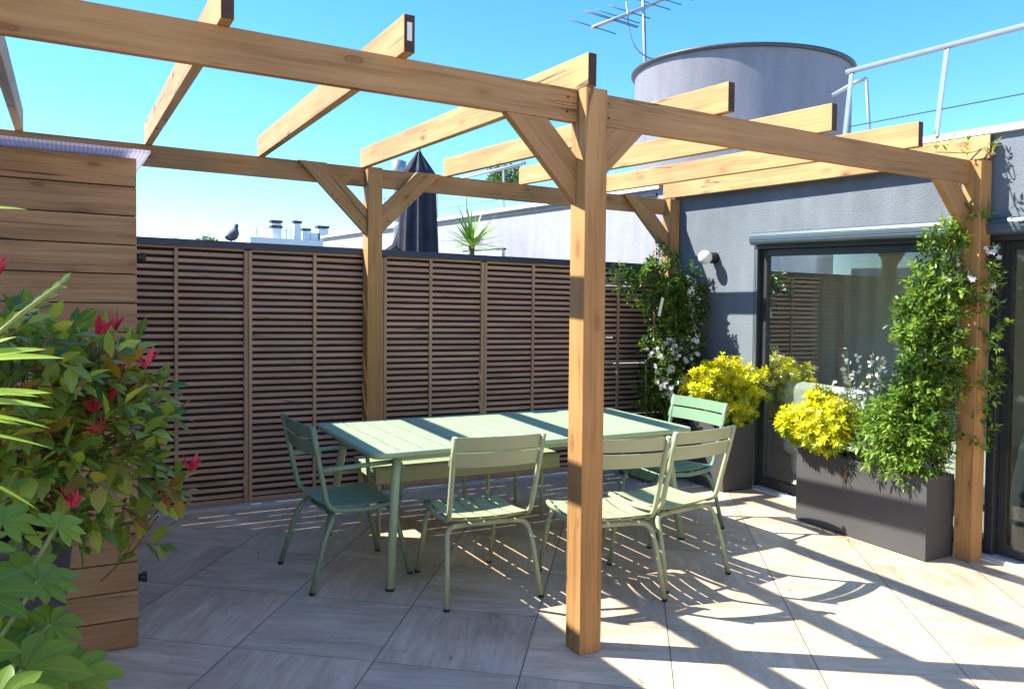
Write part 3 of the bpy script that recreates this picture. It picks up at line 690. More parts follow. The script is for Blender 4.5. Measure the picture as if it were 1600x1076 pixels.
# ------------------------------------------------------------------ chairs
def make_chair(name, mat, arms, label, group):
    c = empty(name, (0, 0, 0), label, 'chair', group, absolute=False)
    r = .0142
    for s in (-1, 1):
        # side frame: backrest upright that bends forward into the seat rail
        pts = arc([(s*.250, -.300, .885), (s*.243, -.262, .70), (s*.232, -.200, .425), (s*.225, .02, .405), (s*.212, .225, .425)], .07, 7)
        m = MB(); m.tube(pts, r, 12); m.build('side_frame', mat, c)
        m = MB(); m.tube(arc([(s*.268, -.295, .012), (s*.243, -.215, .30), (s*.228, -.165, .388), (s*.12, -.160, .392)], .06, 7), r, 12); lg = m.build('leg', mat, c)
        f = MB(); f.tube([(s*.2684, -.2965, 0), (s*.268, -.295, .014)], r+.0015, 12); f2 = f.build('foot_cap', 'black', c); f2.parent = lg
        top = [(s*.213, .205, .33), (s*.205, .175, .388), (s*.12, .170, .392)]
        m = MB(); m.tube(arc([(s*.225, .29, .012)]+top, .06, 7), r, 12); lg = m.build('leg', mat, c)
        f = MB(); f.tube([(s*.2252, .2915, 0), (s*.225, .29, .014)], r+.0015, 12); f2 = f.build('foot_cap', 'black', c); f2.parent = lg
        if arms:
            m = MB(); m.tube(arc([(s*.242, -.255, .645), (s*.252, -.10, .655), (s*.250, .215, .665), (s*.214, .222, .43)], .055, 7), r*.9, 12); m.build('armrest', mat, c)
    for y, z in ((-.160, .392), (.170, .392)):
        m = MB(); m.tube([(-.12, y, z), (.12, y, z)], r, 12); m.build('crossbar', mat, c)
    # seat: five boards front to back, dished, front edge rolled over
    def prof_z(y): return .452 - .020*math.sin(PI*(y+.21)/.44)*1.0 - (.0 if y < .19 else (y-.19)*1.6*(y-.19)/.05)
    ys = [-.205+.445*k/14 for k in range(15)]
    n = 5; tot = .44
    m = MB()
    for k in range(n):
        xa, xb = -tot/2+tot*k/n+.0052, -tot/2+tot*(k+1)/n-.0052
        rows_t = []
        for y in ys:
            tap = 1-.06*(y+.2)/.44
            row = []
            for x in (xa, (xa+xb)/2, xb):
                row.append((x*tap, y, prof_z(y)-.010*(1-(x/.22)**2)))
            rows_t.append(row)
        b = len(m.v); m.sheet(rows_t[::1], True)
        m.sheet([[(x, y, z-.003) for x, y, z in r_] for r_ in rows_t][::-1], True)
        # edges
        T = rows_t; e = [T[0], [T[i][2] for i in range(len(T))], T[-1][::-1], [T[i][0] for i in range(len(T)-1, -1, -1)]]
        for line in e: m.sheet([line, [(x, y, z-.003) for x, y, z in line]], False)
    m.build('seat', mat, c)
    for y in (-.15, .16):
        m = MB(); m.tube([(-.222, y, .425), (-.1, y, .412), (.1, y, .412), (.222, y, .425)], .008, 8)
        m.build('seat_bearer', mat, c)
    # two curved back slats
    def slat(z0, z1, yb0, yb1, curl=.0):
        rows = []; K = 16
        prof = [(0, 0), (.0, .25), (0, .5), (0, .75), (0, 1)]
        m = MB(); front = []; back = []
        for k in range(K+1):
            x = -.262+.524*k/K; t = (x/.262); bow = -.034*(1-t*t); end = .010*max(0, abs(t)-.94)/.06
            f_, b_ = [], []
            for j in range(5):
                z = z0+end+(z1-z0-2*end)*j/4; yy = yb0+(yb1-yb0)*j/4
                f_.append((x, yy+.015+bow, z)); b_.append((x, yy+.015+bow-.006, z))
            front.append(f_); back.append(b_)
        m.sheet(front[::-1]); m.sheet(back)
        m.sheet([[r_[4] for r_ in front], [r_[4] for r_ in back]]); m.sheet([[r_[0] for r_ in back], [r_[0] for r_ in front]])
        m.sheet([front[0], back[0]]); m.sheet([back[-1], front[-1]])
        m.build('back_slat', mat, c)
    slat(.812, .882, -.286, -.298); slat(.722, .800, -.267, -.284)
    return c
def copy_tree(o, parent=None):
    c = o.copy(); S.collection.objects.link(c)
    if parent: c.parent = parent
    for ch in [x for x in S.objects if x.parent == o]: copy_tree(ch, c)
    return c
oc = make_chair('dining_chair', 'olive', False, 'pale olive metal chair nearest the left, seen whole from behind', 'pale olive chairs along the front of the table')
oc2, oc3 = copy_tree(oc), copy_tree(oc)
oc2['label'] = 'pale olive metal chair half hidden behind the front pergola post'
oc3['label'] = 'pale olive metal chair at the table corner, right of the front post'
for o, (x, y, rz) in ((oc, (-.045, .977, -4)), (oc2, (.565, .68, -11)), (oc3, (1.083, .756, 8))):
    o.location = (x, y, 0); o.rotation_euler = (0, 0, R_(rz)); o['_rigid'] = 1
ac = make_chair('dining_armchair', 'teal', True, 'sage green metal armchair in shade at the left end of the table', 'sage green armchairs at the table ends')
ac2 = copy_tree(ac); ac2['label'] = 'sage green metal armchair in sun at the right end of the table'
for o, (x, y, rz) in ((ac, (-.605, 1.48, -86)), (ac2, (1.70, 1.44, 95))):
    o.location = (x, y, 0); o.rotation_euler = (0, 0, R_(rz)); o['_rigid'] = 1

# ------------------------------------------------------------------ table
tb = empty('dining_table', (.533, 1.640, 0), 'long sage green slatted metal dining table under the pergola', 'table', rz=R_(1.6), absolute=False)
tb['_rigid'] = 1
hx, hy = 1.135, .51; m = MB(); n = 16
for k in range(n):
    a = -hx+.03+(2*hx-.06)*k/n+.0043; b_ = -hx+.03+(2*hx-.06)*(k+1)/n-.0043
    m.box(a, b_, -hy+.03, hy-.03, .7372, .740)
m.build('tabletop_slats', 'opaline', tb, bevel=.0008)
m = MB()
def rrect(hx, hy, r, z, n=6):
    out = []
    for cx, cy, a0 in ((hx-r, hy-r, 0), (-hx+r, hy-r, PI/2), (-hx+r, -hy+r, PI), (hx-r, -hy+r, 1.5*PI)):
        for k in range(n+1): a = a0+PI/2*k/n; out.append((cx+r*math.cos(a), cy+r*math.sin(a), z))
    out.append(out[0]); return out
m.sheet([rrect(hx-.034, hy-.034, .03, .7395), rrect(hx-.006, hy-.006, .05, .7415), rrect(hx, hy, .055, .736), rrect(hx, hy, .055, .716), rrect(hx-.008, hy-.008, .05, .708), rrect(hx-.05, hy-.05, .03, .708)][::-1])
m.build('rim', 'opaline', tb)
m = MB()
for y in (-.33, 0, .33): m.box(-hx+.05, hx-.05, y-.015, y+.015, .708, .7368)
m.build('underframe', 'opaline', tb)
m = MB(); ix, iy = hx-.17, hy-.10
m.box(-ix, ix, -iy-.012, -iy+.012, .672, .707); m.box(-ix, ix, iy-.012, iy+.012, .672, .707); m.build('apron', 'opaline', tb)
for sx in (-1, 1):
    for sy in (-1, 1):
        m = MB(); m.tube([(sx*(hx-.095), sy*(hy+.02), .01), (sx*(hx-.15), sy*(hy-.07), .55), (sx*(hx-.165), sy*(hy-.085), .71)], [.023, .0255, .0255], 14); lg = m.build('leg', 'opaline', tb)
        f = MB(); f.tube([(sx*(hx-.094), sy*(hy+.0215), 0), (sx*(hx-.095), sy*(hy+.02), .012)], .0245, 14); f2 = f.build('foot_cap', 'black', tb); f2.parent = lg

# bench
bn = empty('bench', (.44, 2.16, 0), 'pale olive metal bench with deep side panel behind the table', 'bench')
m = MB()
for k in range(3):
    y = 1.95+.145*k; m.box(-.27, 1.15, y, y+.139, .438, .450)
m.build('seat', 'olive', bn, bevel=.003)
m = MB(); m.box(-.262, 1.142, 1.955, 1.967, .348, .437); m.box(-.262, 1.142, 2.367, 2.379, .348, .437); m.box(-.262, -.25, 1.968, 2.366, .37, .437); m.box(1.13, 1.142, 1.968, 2.366, .37, .437)
m.build('apron', 'olive', bn, bevel=.002)
for x in (-.235, .565, 1.0):
    for y in (1.975, 2.355):
        m = MB(); m.tube([(x, y, 0), (x, y, .436)], .0125, 12); m.build('leg', 'olive', bn)

# ------------------------------------------------------------------ plants
def rv(a=1): return Vector((random.uniform(-a, a), random.uniform(-a, a), random.uniform(-a, a)))
def rdir(zmin=-.3):
    while True:
        v = rv()
        if .05 < v.length < 1 and v.z/v.length > zmin: return v.normalized()
def in_blobs(blobs, edge=1.0):
    tot = sum(b[1][0]*b[1][1]*b[1][2] for b in blobs); r = random.random()*tot
    for c, e in blobs:
        r -= e[0]*e[1]*e[2]
        if r <= 0: break
    v = rdir(-1)*(random.random()**.42)
    return Vector((c[0]+v.x*e[0], c[1]+v.y*e[1], c[2]+v.z*e[2])), v
def sprig(mb, st, p, d, nleaf, L, Wd, step, droop=.3, vmin=0, vmax=1, r=.0014, pair=True, ang=.9):
    d = Vector(d).normalized(); q = Vector(p); pts = [q.copy()]; a = random.random()*6
    for k in range(nleaf):
        d = (d+rv(.12)+Vector((0, 0, -.03))).normalized(); q = q+d*step; pts.append(q.copy())
        o = d.orthogonal().normalized(); o2 = d.cross(o)
        for h in ((0, PI) if pair else (0,)):
            an = a+h; sd = o*math.cos(an)+o2*math.sin(an); ld = (sd*ang+d*.6+Vector((0, 0, .15))).normalized()
            Lk = L*random.uniform(.7, 1.15)*(1-.35*k/nleaf)
            mb.leaf(q, ld, Vector((0, 0, 1))+rv(.5), Lk, Wd*random.uniform(.8, 1.15), droop, .3, 2, random.uniform(vmin, vmax))
        a += 1.5 if pair else 2.4
    mb.leaf(q, d, Vector((0, 0, 1))+rv(.5), L*.8, Wd*.8, droop, .3, 2, random.uniform(vmin, vmax))
    if st is not None: st.tube(pts, r, 4, False)
def five_petal(mb, p, d, r, wd=.6):
    d = Vector(d).normalized(); o = d.orthogonal().normalized(); o2 = d.cross(o); a0 = random.random()*6
    for k in range(5):
        a = a0+2*PI*k/5; s_ = o*math.cos(a)+o2*math.sin(a); mb.leaf(p, s_+d*.15, d, r, r*wd, .1, .1, 2)

def planter_box(name, x0, x1, y0, y1, h, mat, label, t=.012):
    c = empty(name, ((x0+x1)/2, (y0+y1)/2, 0), label, 'planter')
    m = MB(); m.box(x0, x1, y0, y0+t, .006, h); m.box(x0, x1, y1-t, y1, .006, h); m.box(x0, x0+t, y0+t, y1-t, .006, h); m.box(x1-t, x1, y0+t, y1-t, .006, h); m.box(x0+t, x1-t, y0+t, y1-t, .006, .02)
    m.build('box', mat, c)
    m = MB(); rows = []
    for i in range(13):
        rows.append([(x0+t+(x1-x0-2*t)*i/12, y0+t+(y1-y0-2*t)*j/12, h-.045+.018*math.sin(i*1.7+j*2.3)) for j in range(13)])
    m.sheet(rows[::-1]); m.build('soil', 'soil', c); return c
planter_box('planter_box', 2.705, 2.99, .135, 1.155, .532, 'planter', 'long charcoal planter box by the right-hand post')
planter_box('planter_box', 2.762, 3.095, 1.965, 2.38, .56, 'planter', 'square charcoal planter at the left side of the glass door')
planter_box('planter_box', 2.36, 2.97, 2.47, 2.85, .5, 'planter', 'dark planter box in the corner behind the right armchair')
planter_box('planter_box', -2.6, -2.035, -1.55, -1.0, .56, 'planter_navy', 'navy planter box at the lower left under the large-leaved plant')
pt = empty('plant_pot', (-2.22, -.15, 0), 'round navy pot beside the wooden shed under the red-tipped shrub', 'pot')
m = MB(); m.lathe((-2.22, -.15, 0), [(.03, .0), (.15, .0), (.16, .02), (.20, .5), (.235, .83), (.25, .86), (.25, .90), (.225, .90), (.215, .84), (.05, .835)], 40); m.build('pot', 'planter_navy', pt)
m = MB(); m.lathe((-2.22, -.15, 0), [(.215, .85), (.1, .86), (.0, .86)], 20); m.build('soil', 'soil', pt)

# climbing jasmine in the corner
def climber(name, loc, blobs, n, label, lmat, light, flowers, stakes, leafL=.06, fl_blobs=None, stems=()):
    c = empty(name, loc, label, 'climber')
    f1, f2, st = MB(), MB(), MB()
    for i in range(n):
        p, v = in_blobs(blobs); d = (v*1.0+rdir(-.4)*.8+Vector((0, 0, .25))).normalized()
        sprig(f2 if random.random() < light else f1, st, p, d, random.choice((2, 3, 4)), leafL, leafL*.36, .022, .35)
    f1.build('foliage', lmat, c); f2.build('sunlit_shoots', 'jasmine_light', c)  # second mesh holds lighter leaves, mixed in at random
    for pts in stems: st.tube(arc(pts, .1), .006, 6)
    st.build('stem', 'stem', c)
    for a, b_ in stakes:
        m = MB(); m.tube([a, Vector(a).lerp(Vector(b_), .5)+rv(.004), b_], .0065, 8); m.build('stake', 'bamboo', c)
    if flowers:
        fm = MB()
        for i in range(flowers):
            p, v = in_blobs(fl_blobs or blobs); dd = Vector((-.5, -.8, .3))+rv(.6)
            for k in range(random.choice((1, 2, 3))): five_petal(fm, p+rv(.02), dd, random.uniform(.016, .026))
        fm.build('flower', 'petal', c)
    return c
climber('climbing_jasmine', (2.6, 2.65, .46), [((2.30, 2.68, 1.72), (.24, .10, .13)), ((2.62, 2.68, 1.72), (.30, .13, .22)), ((2.68, 2.68, 1.95), (.12, .08, .14)), ((2.78, 2.62, 1.45), (.28, .15, .26)), ((2.74, 2.6, 1.12), (.30, .15, .24)), ((2.72, 2.58, .82), (.30, .16, .24)), ((2.95, 2.6, 1.55), (.16, .12, .30)), ((2.6, 2.6, .62), (.22, .14, .14))], 1150,
        'dark green climber with white flowers on bamboo stakes in the corner by the lamp', 'jasmine', .12, 75,
        [((2.56, 2.66, .46), (2.62, 2.70, 2.16)), ((2.78, 2.62, .46), (2.62, 2.66, 1.5)), ((2.86, 2.62, .46), (2.74, 2.70, 2.10)), ((2.46, 2.60, .46), (2.44, 2.60, 1.05))],
        fl_blobs=[((2.58, 2.50, 1.08), (.22, .08, .20)), ((2.82, 2.48, 1.12), (.2, .08, .14)), ((2.62, 2.47, .84), (.2, .08, .16))],
        stems=[[(2.6, 2.65, .46), (2.63, 2.66, 1.0), (2.58, 2.68, 1.6), (2.66, 2.7, 2.0)], [(2.8, 2.62, .46), (2.82, 2.6, 1.0), (2.9, 2.62, 1.6)], [(2.62, 2.66, 1.6), (2.3, 2.7, 1.75), (2.12, 2.7, 1.7)]])
m = MB(); m.obb((2.50, 2.50, 1.44), (2.54, 2.50, 1.60), .030, .002, (1, 0, .2)); tag(m.build('plant_tag', 'tag', origin=(2.5, 2.5, 1.5)), 'long white plant label hanging in the corner climber', 'label')

climber('climbing_jasmine', (2.88, .2, .49), [((2.90, .20, 1.95), (.07, .12, .16)), ((2.88, .20, 1.70), (.12, .16, .18)), ((2.80, .26, 1.50), (.14, .16, .16)), ((2.84, .20, 1.28), (.14, .18, .2)), ((2.84, .24, 1.05), (.17, .18, .18)), ((2.80, .30, .84), (.19, .2, .2)), ((2.84, .34, .64), (.15, .22, .13)), ((3.04, -.03, 1.62), (.05, .05, .36)), ((3.05, -.02, 1.10), (.05, .06, .22)), ((3.04, .02, .82), (.05, .05, .16)), ((3.0, .06, 2.14), (.07, .06, .06))], 1600,
        'bright green climber winding up the right-hand pergola post from the long planter', 'jasmine', .6, 22,
        [((2.93, .19, .49), (2.95, .135, 2.35)), ((2.84, .30, .49), (2.90, .2, 1.6))],
        fl_blobs=[((2.80, .18, 1.2), (.12, .12, .1)), ((2.88, .08, 1.8), (.08, .08, .3)), ((3.06, -.03, 1.8), (.04, .06, .3))],
        stems=[[(2.9, .22, .49), (2.86, .2, 1.1), (2.93, .18, 1.7), (2.95, .14, 2.3)], [(2.93, .16, 2.1), (2.98, .12, 2.5), (3.0, .02, 2.6)]])
# shoots over the beam end above the right post
c = empty('climber_shoot', (2.95, .05, 2.5), 'curling climber shoots resting on the beam end above the right-hand post', 'climber')
f, st = MB(), MB()
for x, y in ((2.62, .08), (2.70, .07), (2.86, .06), (2.93, .07), (3.02, .0)):
    sprig(f, st, (x, y, H+.0), Vector((.1, -.1, 1))+rv(.35), 4, .055, .016, .03, .2)
st.tube(arc([(2.6, .07, H+.01), (2.75, .05, H+.02), (2.9, .03, H+.03), (3.02, .0, H+.08), (3.06, -.03, H+.04), (3.02, -.03, H+.02)], .05), .003, 6)
st.tube([(3.0+.035*math.cos(t), -.03, H+.06+.035*math.sin(t)) for t in [k*.4 for k in range(16)]], .003, 6)
f.build('foliage', 'jasmine_light', c); st.build('stem', 'bamboo', c)

def golden(loc, blobs, n, label):
    c = empty('golden_shrub', loc, label, 'shrub', 'golden-leaved shrubs in the planters')
    top_, low, st = MB(), MB(), MB()
    zc = sum(b[0][2] for b in blobs)/len(blobs)
    for i in range(n):
        p, v = in_blobs(blobs)
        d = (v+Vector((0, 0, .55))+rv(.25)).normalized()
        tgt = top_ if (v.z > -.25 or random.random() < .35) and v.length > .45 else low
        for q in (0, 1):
            cc = p+d*.012*q+rv(.006); o = d.orthogonal().normalized(); o2 = d.cross(o); a0 = random.random()*6
            for k in range(6):
                a = a0+2*PI*k/6; s_ = o*math.cos(a)+o2*math.sin(a)
                tgt.leaf(cc, s_+d*(.35+.6*q), d, random.uniform(.034, .056), random.uniform(.012, .018), .25, .25, 2)
        base = Vector(loc)+Vector((0, 0, .02)); st.tube([p, p.lerp(base, .35)+rv(.01)], .002, 4, False)
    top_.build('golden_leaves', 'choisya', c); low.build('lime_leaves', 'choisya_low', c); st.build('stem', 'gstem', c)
golden((2.93, 2.15, .52), [((2.66, 2.08, .86), (.20, .18, .16)), ((2.88, 2.08, .95), (.24, .20, .17)), ((2.62, 1.96, .98), (.10, .09, .07)), ((3.0, 1.86, .98), (.09, .1, .09)), ((3.0, 1.98, .86), (.2, .2, .16)), ((2.9, 2.0, .72), (.28, .18, .16))], 820, 'golden-yellow bushy shrub in the square planter left of the glass door')
golden((2.80, .98, .49), [((2.66, 1.02, .74), (.18, .20, .13)), ((2.80, .92, .80), (.17, .2, .13)), ((2.90, .84, .78), (.13, .18, .12)), ((2.60, 1.12, .70), (.09, .08, .08)), ((2.76, 1.0, .92), (.09, .1, .06)), ((2.66, .82, .66), (.12, .1, .1)), ((2.72, .98, .64), (.16, .22, .09))], 1150, 'golden-yellow bushy shrub at the left end of the long planter')
# white-flowered wands
c = empty('white_wand_flower', (2.85, .66, .49), 'tall white wand flowers in the middle of the long planter', 'flower')
f, st, fl = MB(), MB(), MB()
for i in range(54):
    b0 = Vector((2.85+random.uniform(-.09, .09), .62+random.uniform(-.18, .2), .49)); h_ = random.uniform(.22, .62) if i > 14 else random.uniform(.55, .84)
    tip = b0+Vector((random.uniform(-.16, .06), random.uniform(-.16, .20), h_)); mid = b0.lerp(tip, .5)+rv(.02); st.tube([b0, mid, tip], [.0025, .002, .0012], 5, False)
    for k in range(int(h_*42)):
        t = random.random()**.7*.8; p = b0.lerp(tip, t); f.leaf(p, rdir(-.1)+Vector((0, 0, .4)), rdir(0), random.uniform(.035, .07), .008, .3, .2, 2)
    if i < 17 or random.random() < .12:
        for k in range(11): five_petal(fl, b0.lerp(tip, random.uniform(.62, 1.0))+rv(.016), rdir(-.2), random.uniform(.012, .018), .7)
f.build('foliage', 'grey_leaf', c); st.build('stem', 'gstem', c); fl.build('flower', 'petal', c)
# dry and trailing grass at the planter lip
c = empty('trailing_grass', (2.74, .6, .49), 'pale green trailing blades flopped over the lip of the long planter', 'grass')
f = MB()
for i in range(120):
    y = random.uniform(.42, .86); f.leaf((2.75+random.uniform(-.02, .04), y, .49+random.uniform(0, .03)), Vector((random.uniform(-.5, .1), -1.0+random.uniform(-.3, .5), random.uniform(-.05, .35))), (0, 0, 1), random.uniform(.10, .26), .006, .5, .1, 3)
f.build('blades', 'grey_leaf', c)
f = MB()
for i in range(6): f.tube([(2.72, .70+.012*i, .50), (2.695, .70+.014*i+random.uniform(-.01, .01), .47), (2.692, .71+random.uniform(-.05, .04), .40-.02*i)], .0022, 5)
f.build('root', 'stem', c)
# green leafy plant low in the long planter
c = empty('leafy_plant', (2.84, .36, .49), 'fresh green leafy plant filling the right half of the long planter', 'plant')
f, st = MB(), MB()
for i in range(230):
    p, v = in_blobs([((2.78, .40, .68), (.16, .24, .17)), ((2.80, .24, .60), (.14, .12, .12)), ((2.82, .44, .84), (.15, .18, .14))])
    sprig(f, st, p, (v+Vector((0, 0, .3))+rv(.3)), 3, .075, .017, .022, .5)
f.build('foliage', 'jasmine_light', c); st.build('stem', 'gstem', c)

# photinia: red-tipped shrub
c = empty('red_tipped_shrub', (-2.22, -.15, .85), 'large green shrub with red young leaf tips in front of the wooden shed', 'shrub')
f, fr, fb, st = MB(), MB(), MB(), MB()
blobs = [((-2.12, -.25, 1.28), (.26, .34, .22)), ((-2.0, -.25, 1.14), (.25, .34, .22)), ((-1.89, -.15, 1.03), (.19, .28, .13)), ((-2.17, -.30, 1.04), (.24, .34, .17)), ((-2.25, -.4, 1.40), (.2, .3, .14)), ((-1.86, -.1, 1.22), (.13, .2, .17))]
for i in range(350):
    p, v = in_blobs(blobs); d = (v+Vector((0, 0, .35))+rv(.35)).normalized()
    sprig(f if random.random() < .84 else fb, st, p, d, random.choice((3, 4)), .092, .042, .022, .45, r=.0025, pair=False, ang=.8)
def tips(p, d, n=5, L=.072):
    for k in range(n): fr.leaf(p, Vector(d)+rv(.45), rdir(0), L*random.uniform(.7, 1.15), L*.26, .3, .45, 4)
for p in ((-2.16, -.5, 1.60), (-1.93, -.30, 1.44), (-1.885, -.28, 1.45), (-1.87, -.22, 1.335), (-1.90, -.25, 1.24), (-1.945, -.3, 1.22), (-1.66, -.12, .985), (-1.75, -.2, .88), (-2.0, -.5, 1.0), (-1.80, -.2, 1.33)): tips(Vector(p)+Vector((.01, -.05, .02)), (.15, -.2, 1)); [sprig(f, st, Vector(p)+Vector((-.03-.03*k_, .02, -.05-.035*k_)), Vector((.3, -.2, .5))+rv(.7), 3, .09, .04, .022, .4, r=.002, pair=False) for k_ in range(4)]; st.tube([p, Vector(p)+Vector((-.06, .03, -.10)), Vector(p)+Vector((-.16, .05, -.2))], .003, 5, False)
for k in range(60): fr.leaf(Vector((-1.925, -.42, 1.205))+rv(.015), rdir(-.2), rdir(0), .025, .006, 0, .1, 2)
for a in range(7): st.tube([(-2.22, -.15, .85), (-2.15+.06*a-.15, -.2, 1.02), (-2.2+.09*a, -.25+rv(.1).y, 1.25)], [.009, .006, .003], 6, False)
f.build('foliage', 'photinia', c); fb.build('bronze_leaves', 'bronze_leaf', c); fr.build('red_leaves', 'red_leaf', c); st.build('stem', 'stem', c)

# fatsia: big lobed leaves
def palmate(mb, st, p, n_, L, root, lobes=7):
    p = Vector(p); n_ = Vector(n_).normalized(); out = (p-Vector(root)); out.z *= .3; out.normalize()
    o = (out-n_*out.dot(n_)).normalized(); o2 = n_.cross(o); v = random.random()
    for k in range(lobes):
        a = (k-(lobes-1)/2)*(4.5/lobes); f_ = 1-.38*abs(a)/2.2
        mb.leaf(p-n_*.001*k, o*math.cos(a)+o2*math.sin(a)+n_*.05, n_, L*f_*random.uniform(.92, 1.06), L*.44*f_, .45, .25, 7, v*.7+.15+random.uniform(-.08, .08), lambda t: (math.sin(PI*t**1.05)**.75)*(.40+.60*min(1, t*1.8)))
    st.tube([p, Vector(p).lerp(Vector(root), .45)+Vector((0, 0, .04)), root], [.004, .0045, .006], 6, False)
c = empty('large_leaved_plant', (-2.3, -1.28, .5), 'glossy green plant with big hand-shaped leaves at the lower left', 'plant')
f, st = MB(), MB(); root = (-2.28, -1.25, .62)
for p, n_, L in (((-2.07, -1.32, .945), (.2, -.6, .75), .115), ((-1.995, -1.25, .885), (.15, -.6, .75), .095), ((-2.11, -1.42, .90), (.0, -.8, .6), .12), ((-2.14, -1.30, 1.08), (.1, -.5, .85), .11),
                 ((-2.05, -1.15, 1.04), (.3, -.4, .9), .09), ((-2.17, -1.35, 1.00), (-.1, -.7, .7), .11), ((-2.03, -1.20, .97), (.4, -.5, .7), .075), ((-2.09, -1.38, .82), (0, -.8, .5), .11), ((-2.17, -1.2, 1.13), (0, -.4, .9), .10), ((-2.02, -1.0, 1.10), (.4, -.4, .8), .08), ((-2.09, -1.05, 1.02), (.1, -.5, .9), .10),
                 ((-2.12, -1.0, 1.12), (.2, -.5, .9), .09), ((-2.04, -1.35, .85), (.3, -.7, .5), .08), ((-2.1, -1.5, .98), (-.1, -.6, .8), .10), ((-2.06, -1.1, .93), (.3, -.5, .7), .08), ((-2.14, -1.15, .90), (0, -.6, .7), .11)):
    palmate(f, st, p, n_, L, root)
f.build('foliage', 'fatsia', c); st.build('stem', 'gstem', c)
# strap-leaved plant at the left edge
c = empty('strap_leaved_plant', (-2.3, -1.7, .5), 'plant with long narrow bright leaves at the left edge', 'plant')
f, st, fl = MB(), MB(), MB()
for (p, d, L, Wd) in (((-2.12, -1.72, 1.50), (1, .05, .10), .115, .017), ((-2.12, -1.70, 1.475), (1, 0, .16), .10, .016), ((-2.12, -1.70, 1.515), (1, .1, .22), .09, .015), ((-2.12, -1.74, 1.475), (1, .1, .02), .09, .016), ((-2.12, -1.7, 1.46), (1, 0, .05), .08, .014), ((-2.13, -1.7, 1.70), (1, .1, .32), .10, .013),
                       ((-2.13, -1.7, 1.43), (1, .1, -.28), .12, .007), ((-2.13, -1.72, 1.46), (1, .1, -.1), .10, .008), ((-2.13, -1.7, 1.50), (.8, .2, .4), .09, .014), ((-2.13, -1.75, 1.49), (1, -.2, .15), .10, .015), ((-2.12, -1.7, 1.37), (1, .1, -.5), .09, .006)):
    f.leaf(Vector(p)+rv(.02), Vector(d)+rv(.16), (random.uniform(-.6, .6), -.5, 1), L, Wd, .22, .3, 6, random.uniform(.3, 1), lambda t: math.sin(PI*t**.6)**.6)
st.tube([(-2.3, -1.7, .5), (-2.24, -1.7, 1.2), (-2.17, -1.7, 1.5), (-2.18, -1.7, 1.72)], [.012, .009, .006, .004], 7)
for k in range(7):
    q = Vector((-2.08+.012*k, -1.6, 1.55+.011*k)); st.tube([(-2.13, -1.62, 1.50), (-2.09+.006*k, -1.6, 1.54+.006*k), q], .003, 5, False); fl.leaf(q, (.6, 0, .8), (0, -1, .2), .022, .008, 0, .3, 2)
    fl.leaf(q-Vector((.01, 0, .008)), (.9, 0, .2), (0, -1, .2), .02, .007, 0, .3, 2)
f.build('leaves', 'strap', c); st.build('stem', 'gstem', c); fl.build('flower_buds', 'grey_leaf', c)

# yucca behind the fence
c = empty('spiky_plant', (2.36, 5.9, -.3), 'spiky yellow-green rosette plant rising above the fence coping', 'plant')
f, st = MB(), MB()
for k in range(64):
    d = rdir(-.25); d.z *= .75; f.leaf((2.36+d.x*.02, 5.9+d.y*.02, 2.16+random.uniform(-.05, .05)), d, (0, 0, 1), random.uniform(.42, .60), .034, .10, .3, 5, None, lambda t: .5+.5*math.sin(PI*t**.5) if t < .4 else (1-t)/.6*.9)
st.tube([(2.36, 5.9, -.3), (2.37, 5.9, 1.2), (2.36, 5.9, 2.15)], [.06, .045, .04], 10)
f.build('leaves', 'yucca', c); st.build('trunk', 'barkm', c)

def tree(loc, h, cr, n, leafL, label, group=None):
    c = empty('tree', loc, label, 'tree', group); x, y, z = loc
    m = MB(); m.tube([(x, y, z), (x+.02*h, y, z+(h-z)*.55), (x, y, h-cr*.6)], [cr*.16, cr*.1, cr*.04], 10); 
    for k in range(6):
        a = k*1.1; m.tube([(x, y, h-cr*1.5), (x+cr*.35*math.cos(a), y+cr*.35*math.sin(a), h-cr*.9), (x+cr*.7*math.cos(a), y+cr*.7*math.sin(a), h-cr*.3)], [cr*.05, cr*.035, cr*.015], 6, False)
    m.build('trunk', 'barkm', c)
    f = MB(); bl = [((x+random.uniform(-.5, .5)*cr, y+random.uniform(-.5, .5)*cr, h-cr*.6+random.uniform(-.45, .35)*cr), (cr*.42, cr*.42, cr*.34)) for k in range(9)]
    for i in range(n):
        p, v = in_blobs(bl); 
        for k in range(3): f.leaf(p+rv(leafL*.7), rdir(-.6), rdir(-.2), leafL*random.uniform(.7, 1.2), leafL*.5, .3, .2, 2)
    f.build('crown', 'treeleaf', c)
tree((7.2, 14, -9), 4.72, .62, 900, .075, 'dark green tree top showing between the rafters above the white wall')
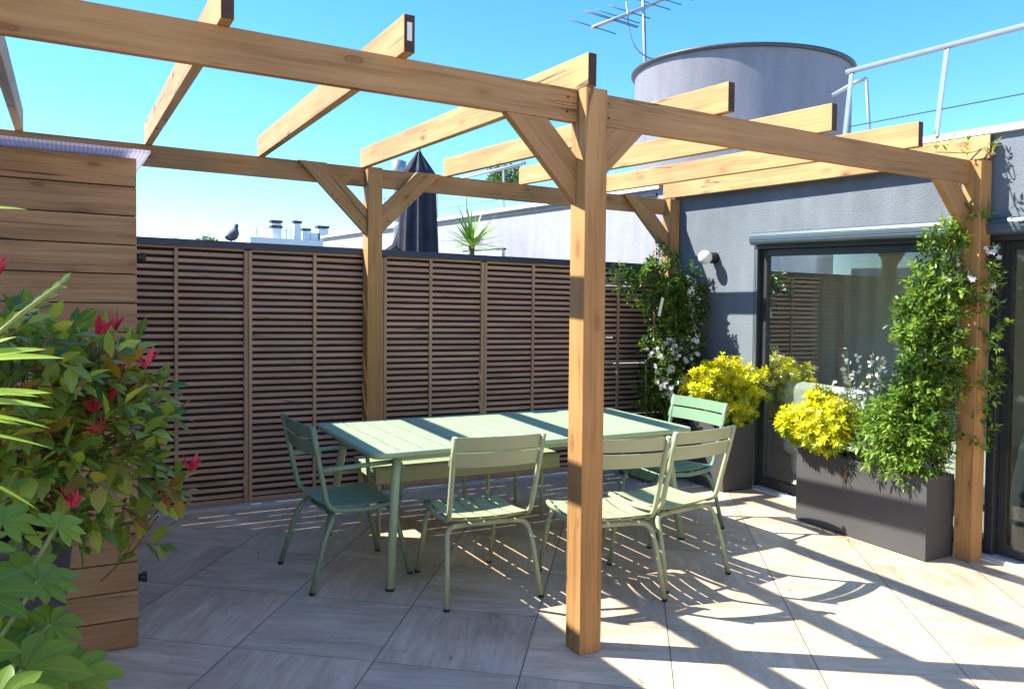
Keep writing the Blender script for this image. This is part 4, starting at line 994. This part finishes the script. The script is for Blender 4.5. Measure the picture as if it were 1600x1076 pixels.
for i, (x, y, h, cr) in enumerate(((5.3, 60, 4.55, 1.2), (7.1, 60, 4.7, 1.4), (9.6, 70, 4.9, 1.0))):
    tree((x, y, -9), h, cr, 700, .28, ['distant rounded tree top just left of the pigeon, above the fence', 'distant tree top right of the pigeon, above the fence', 'small distant tree top beside the white chimneys'][i], 'distant trees above the fence')

# dry leaves and petals on the tiles by the planter, one small patch of litter
lt = MB()
for i in range(90):
    y = random.gauss(.80, .16); lt.leaf((2.66+random.gauss(0, .02)-.02, y, .006), (random.uniform(-1, 1), random.uniform(-1, 1), .15), (0, 0, 1), random.uniform(.008, .02), .008, .0, .3, 2)
for i in range(26):
    lt.leaf((random.uniform(-1.3, 2.7), random.uniform(-1.0, 2.8), .006), (random.uniform(-1, 1), random.uniform(-1, 1), .12), (0, 0, 1), random.uniform(.02, .035), .011, .0, .4, 2)
for i in range(60):
    lt.leaf((random.uniform(-.8, 2.6), random.uniform(-.9, 2.6), .005), (random.uniform(-1, 1), random.uniform(-1, 1), .1), (0, 0, 1), random.uniform(.008, .02), .006, .0, .3, 2)
tag(lt.build('leaf_litter', 'bronze_leaf'), 'small dry leaves and petals scattered on the tiles', 'litter', kind='stuff')

# ------------------------------------------------------------------ lay everything on the gently sloping terrace
bpy.context.view_layer.update()
deps_tilt = Matrix.Rotation(math.atan(SLOPE), 4, 'X')
done = set()
tops = [o for o in S.objects if o.parent is None and o.type in ('MESH', 'EMPTY')]
def descend(o):
    yield o
    for ch in o.children: yield from descend(ch)
for t in tops:
    if t.get('_flat'): del t['_flat']; continue
    if t.get('_rigid'):
        rz = t.rotation_euler.z; loc = t.location.copy()
        t.matrix_world = Matrix.Translation((loc.x, loc.y, SLOPE*loc.y)) @ deps_tilt @ Matrix.Rotation(rz, 4, 'Z')
    else:
        for o in descend(t):
            if o.type == 'MESH' and o.data.name not in done:
                done.add(o.data.name)
                for v in o.data.vertices: v.co.z += SLOPE*v.co.y
        t.location.z += SLOPE*t.location.y
for o in S.objects:
    for k in ('_abs', '_o', '_rigid', '_flat'):
        if k in o: del o[k]
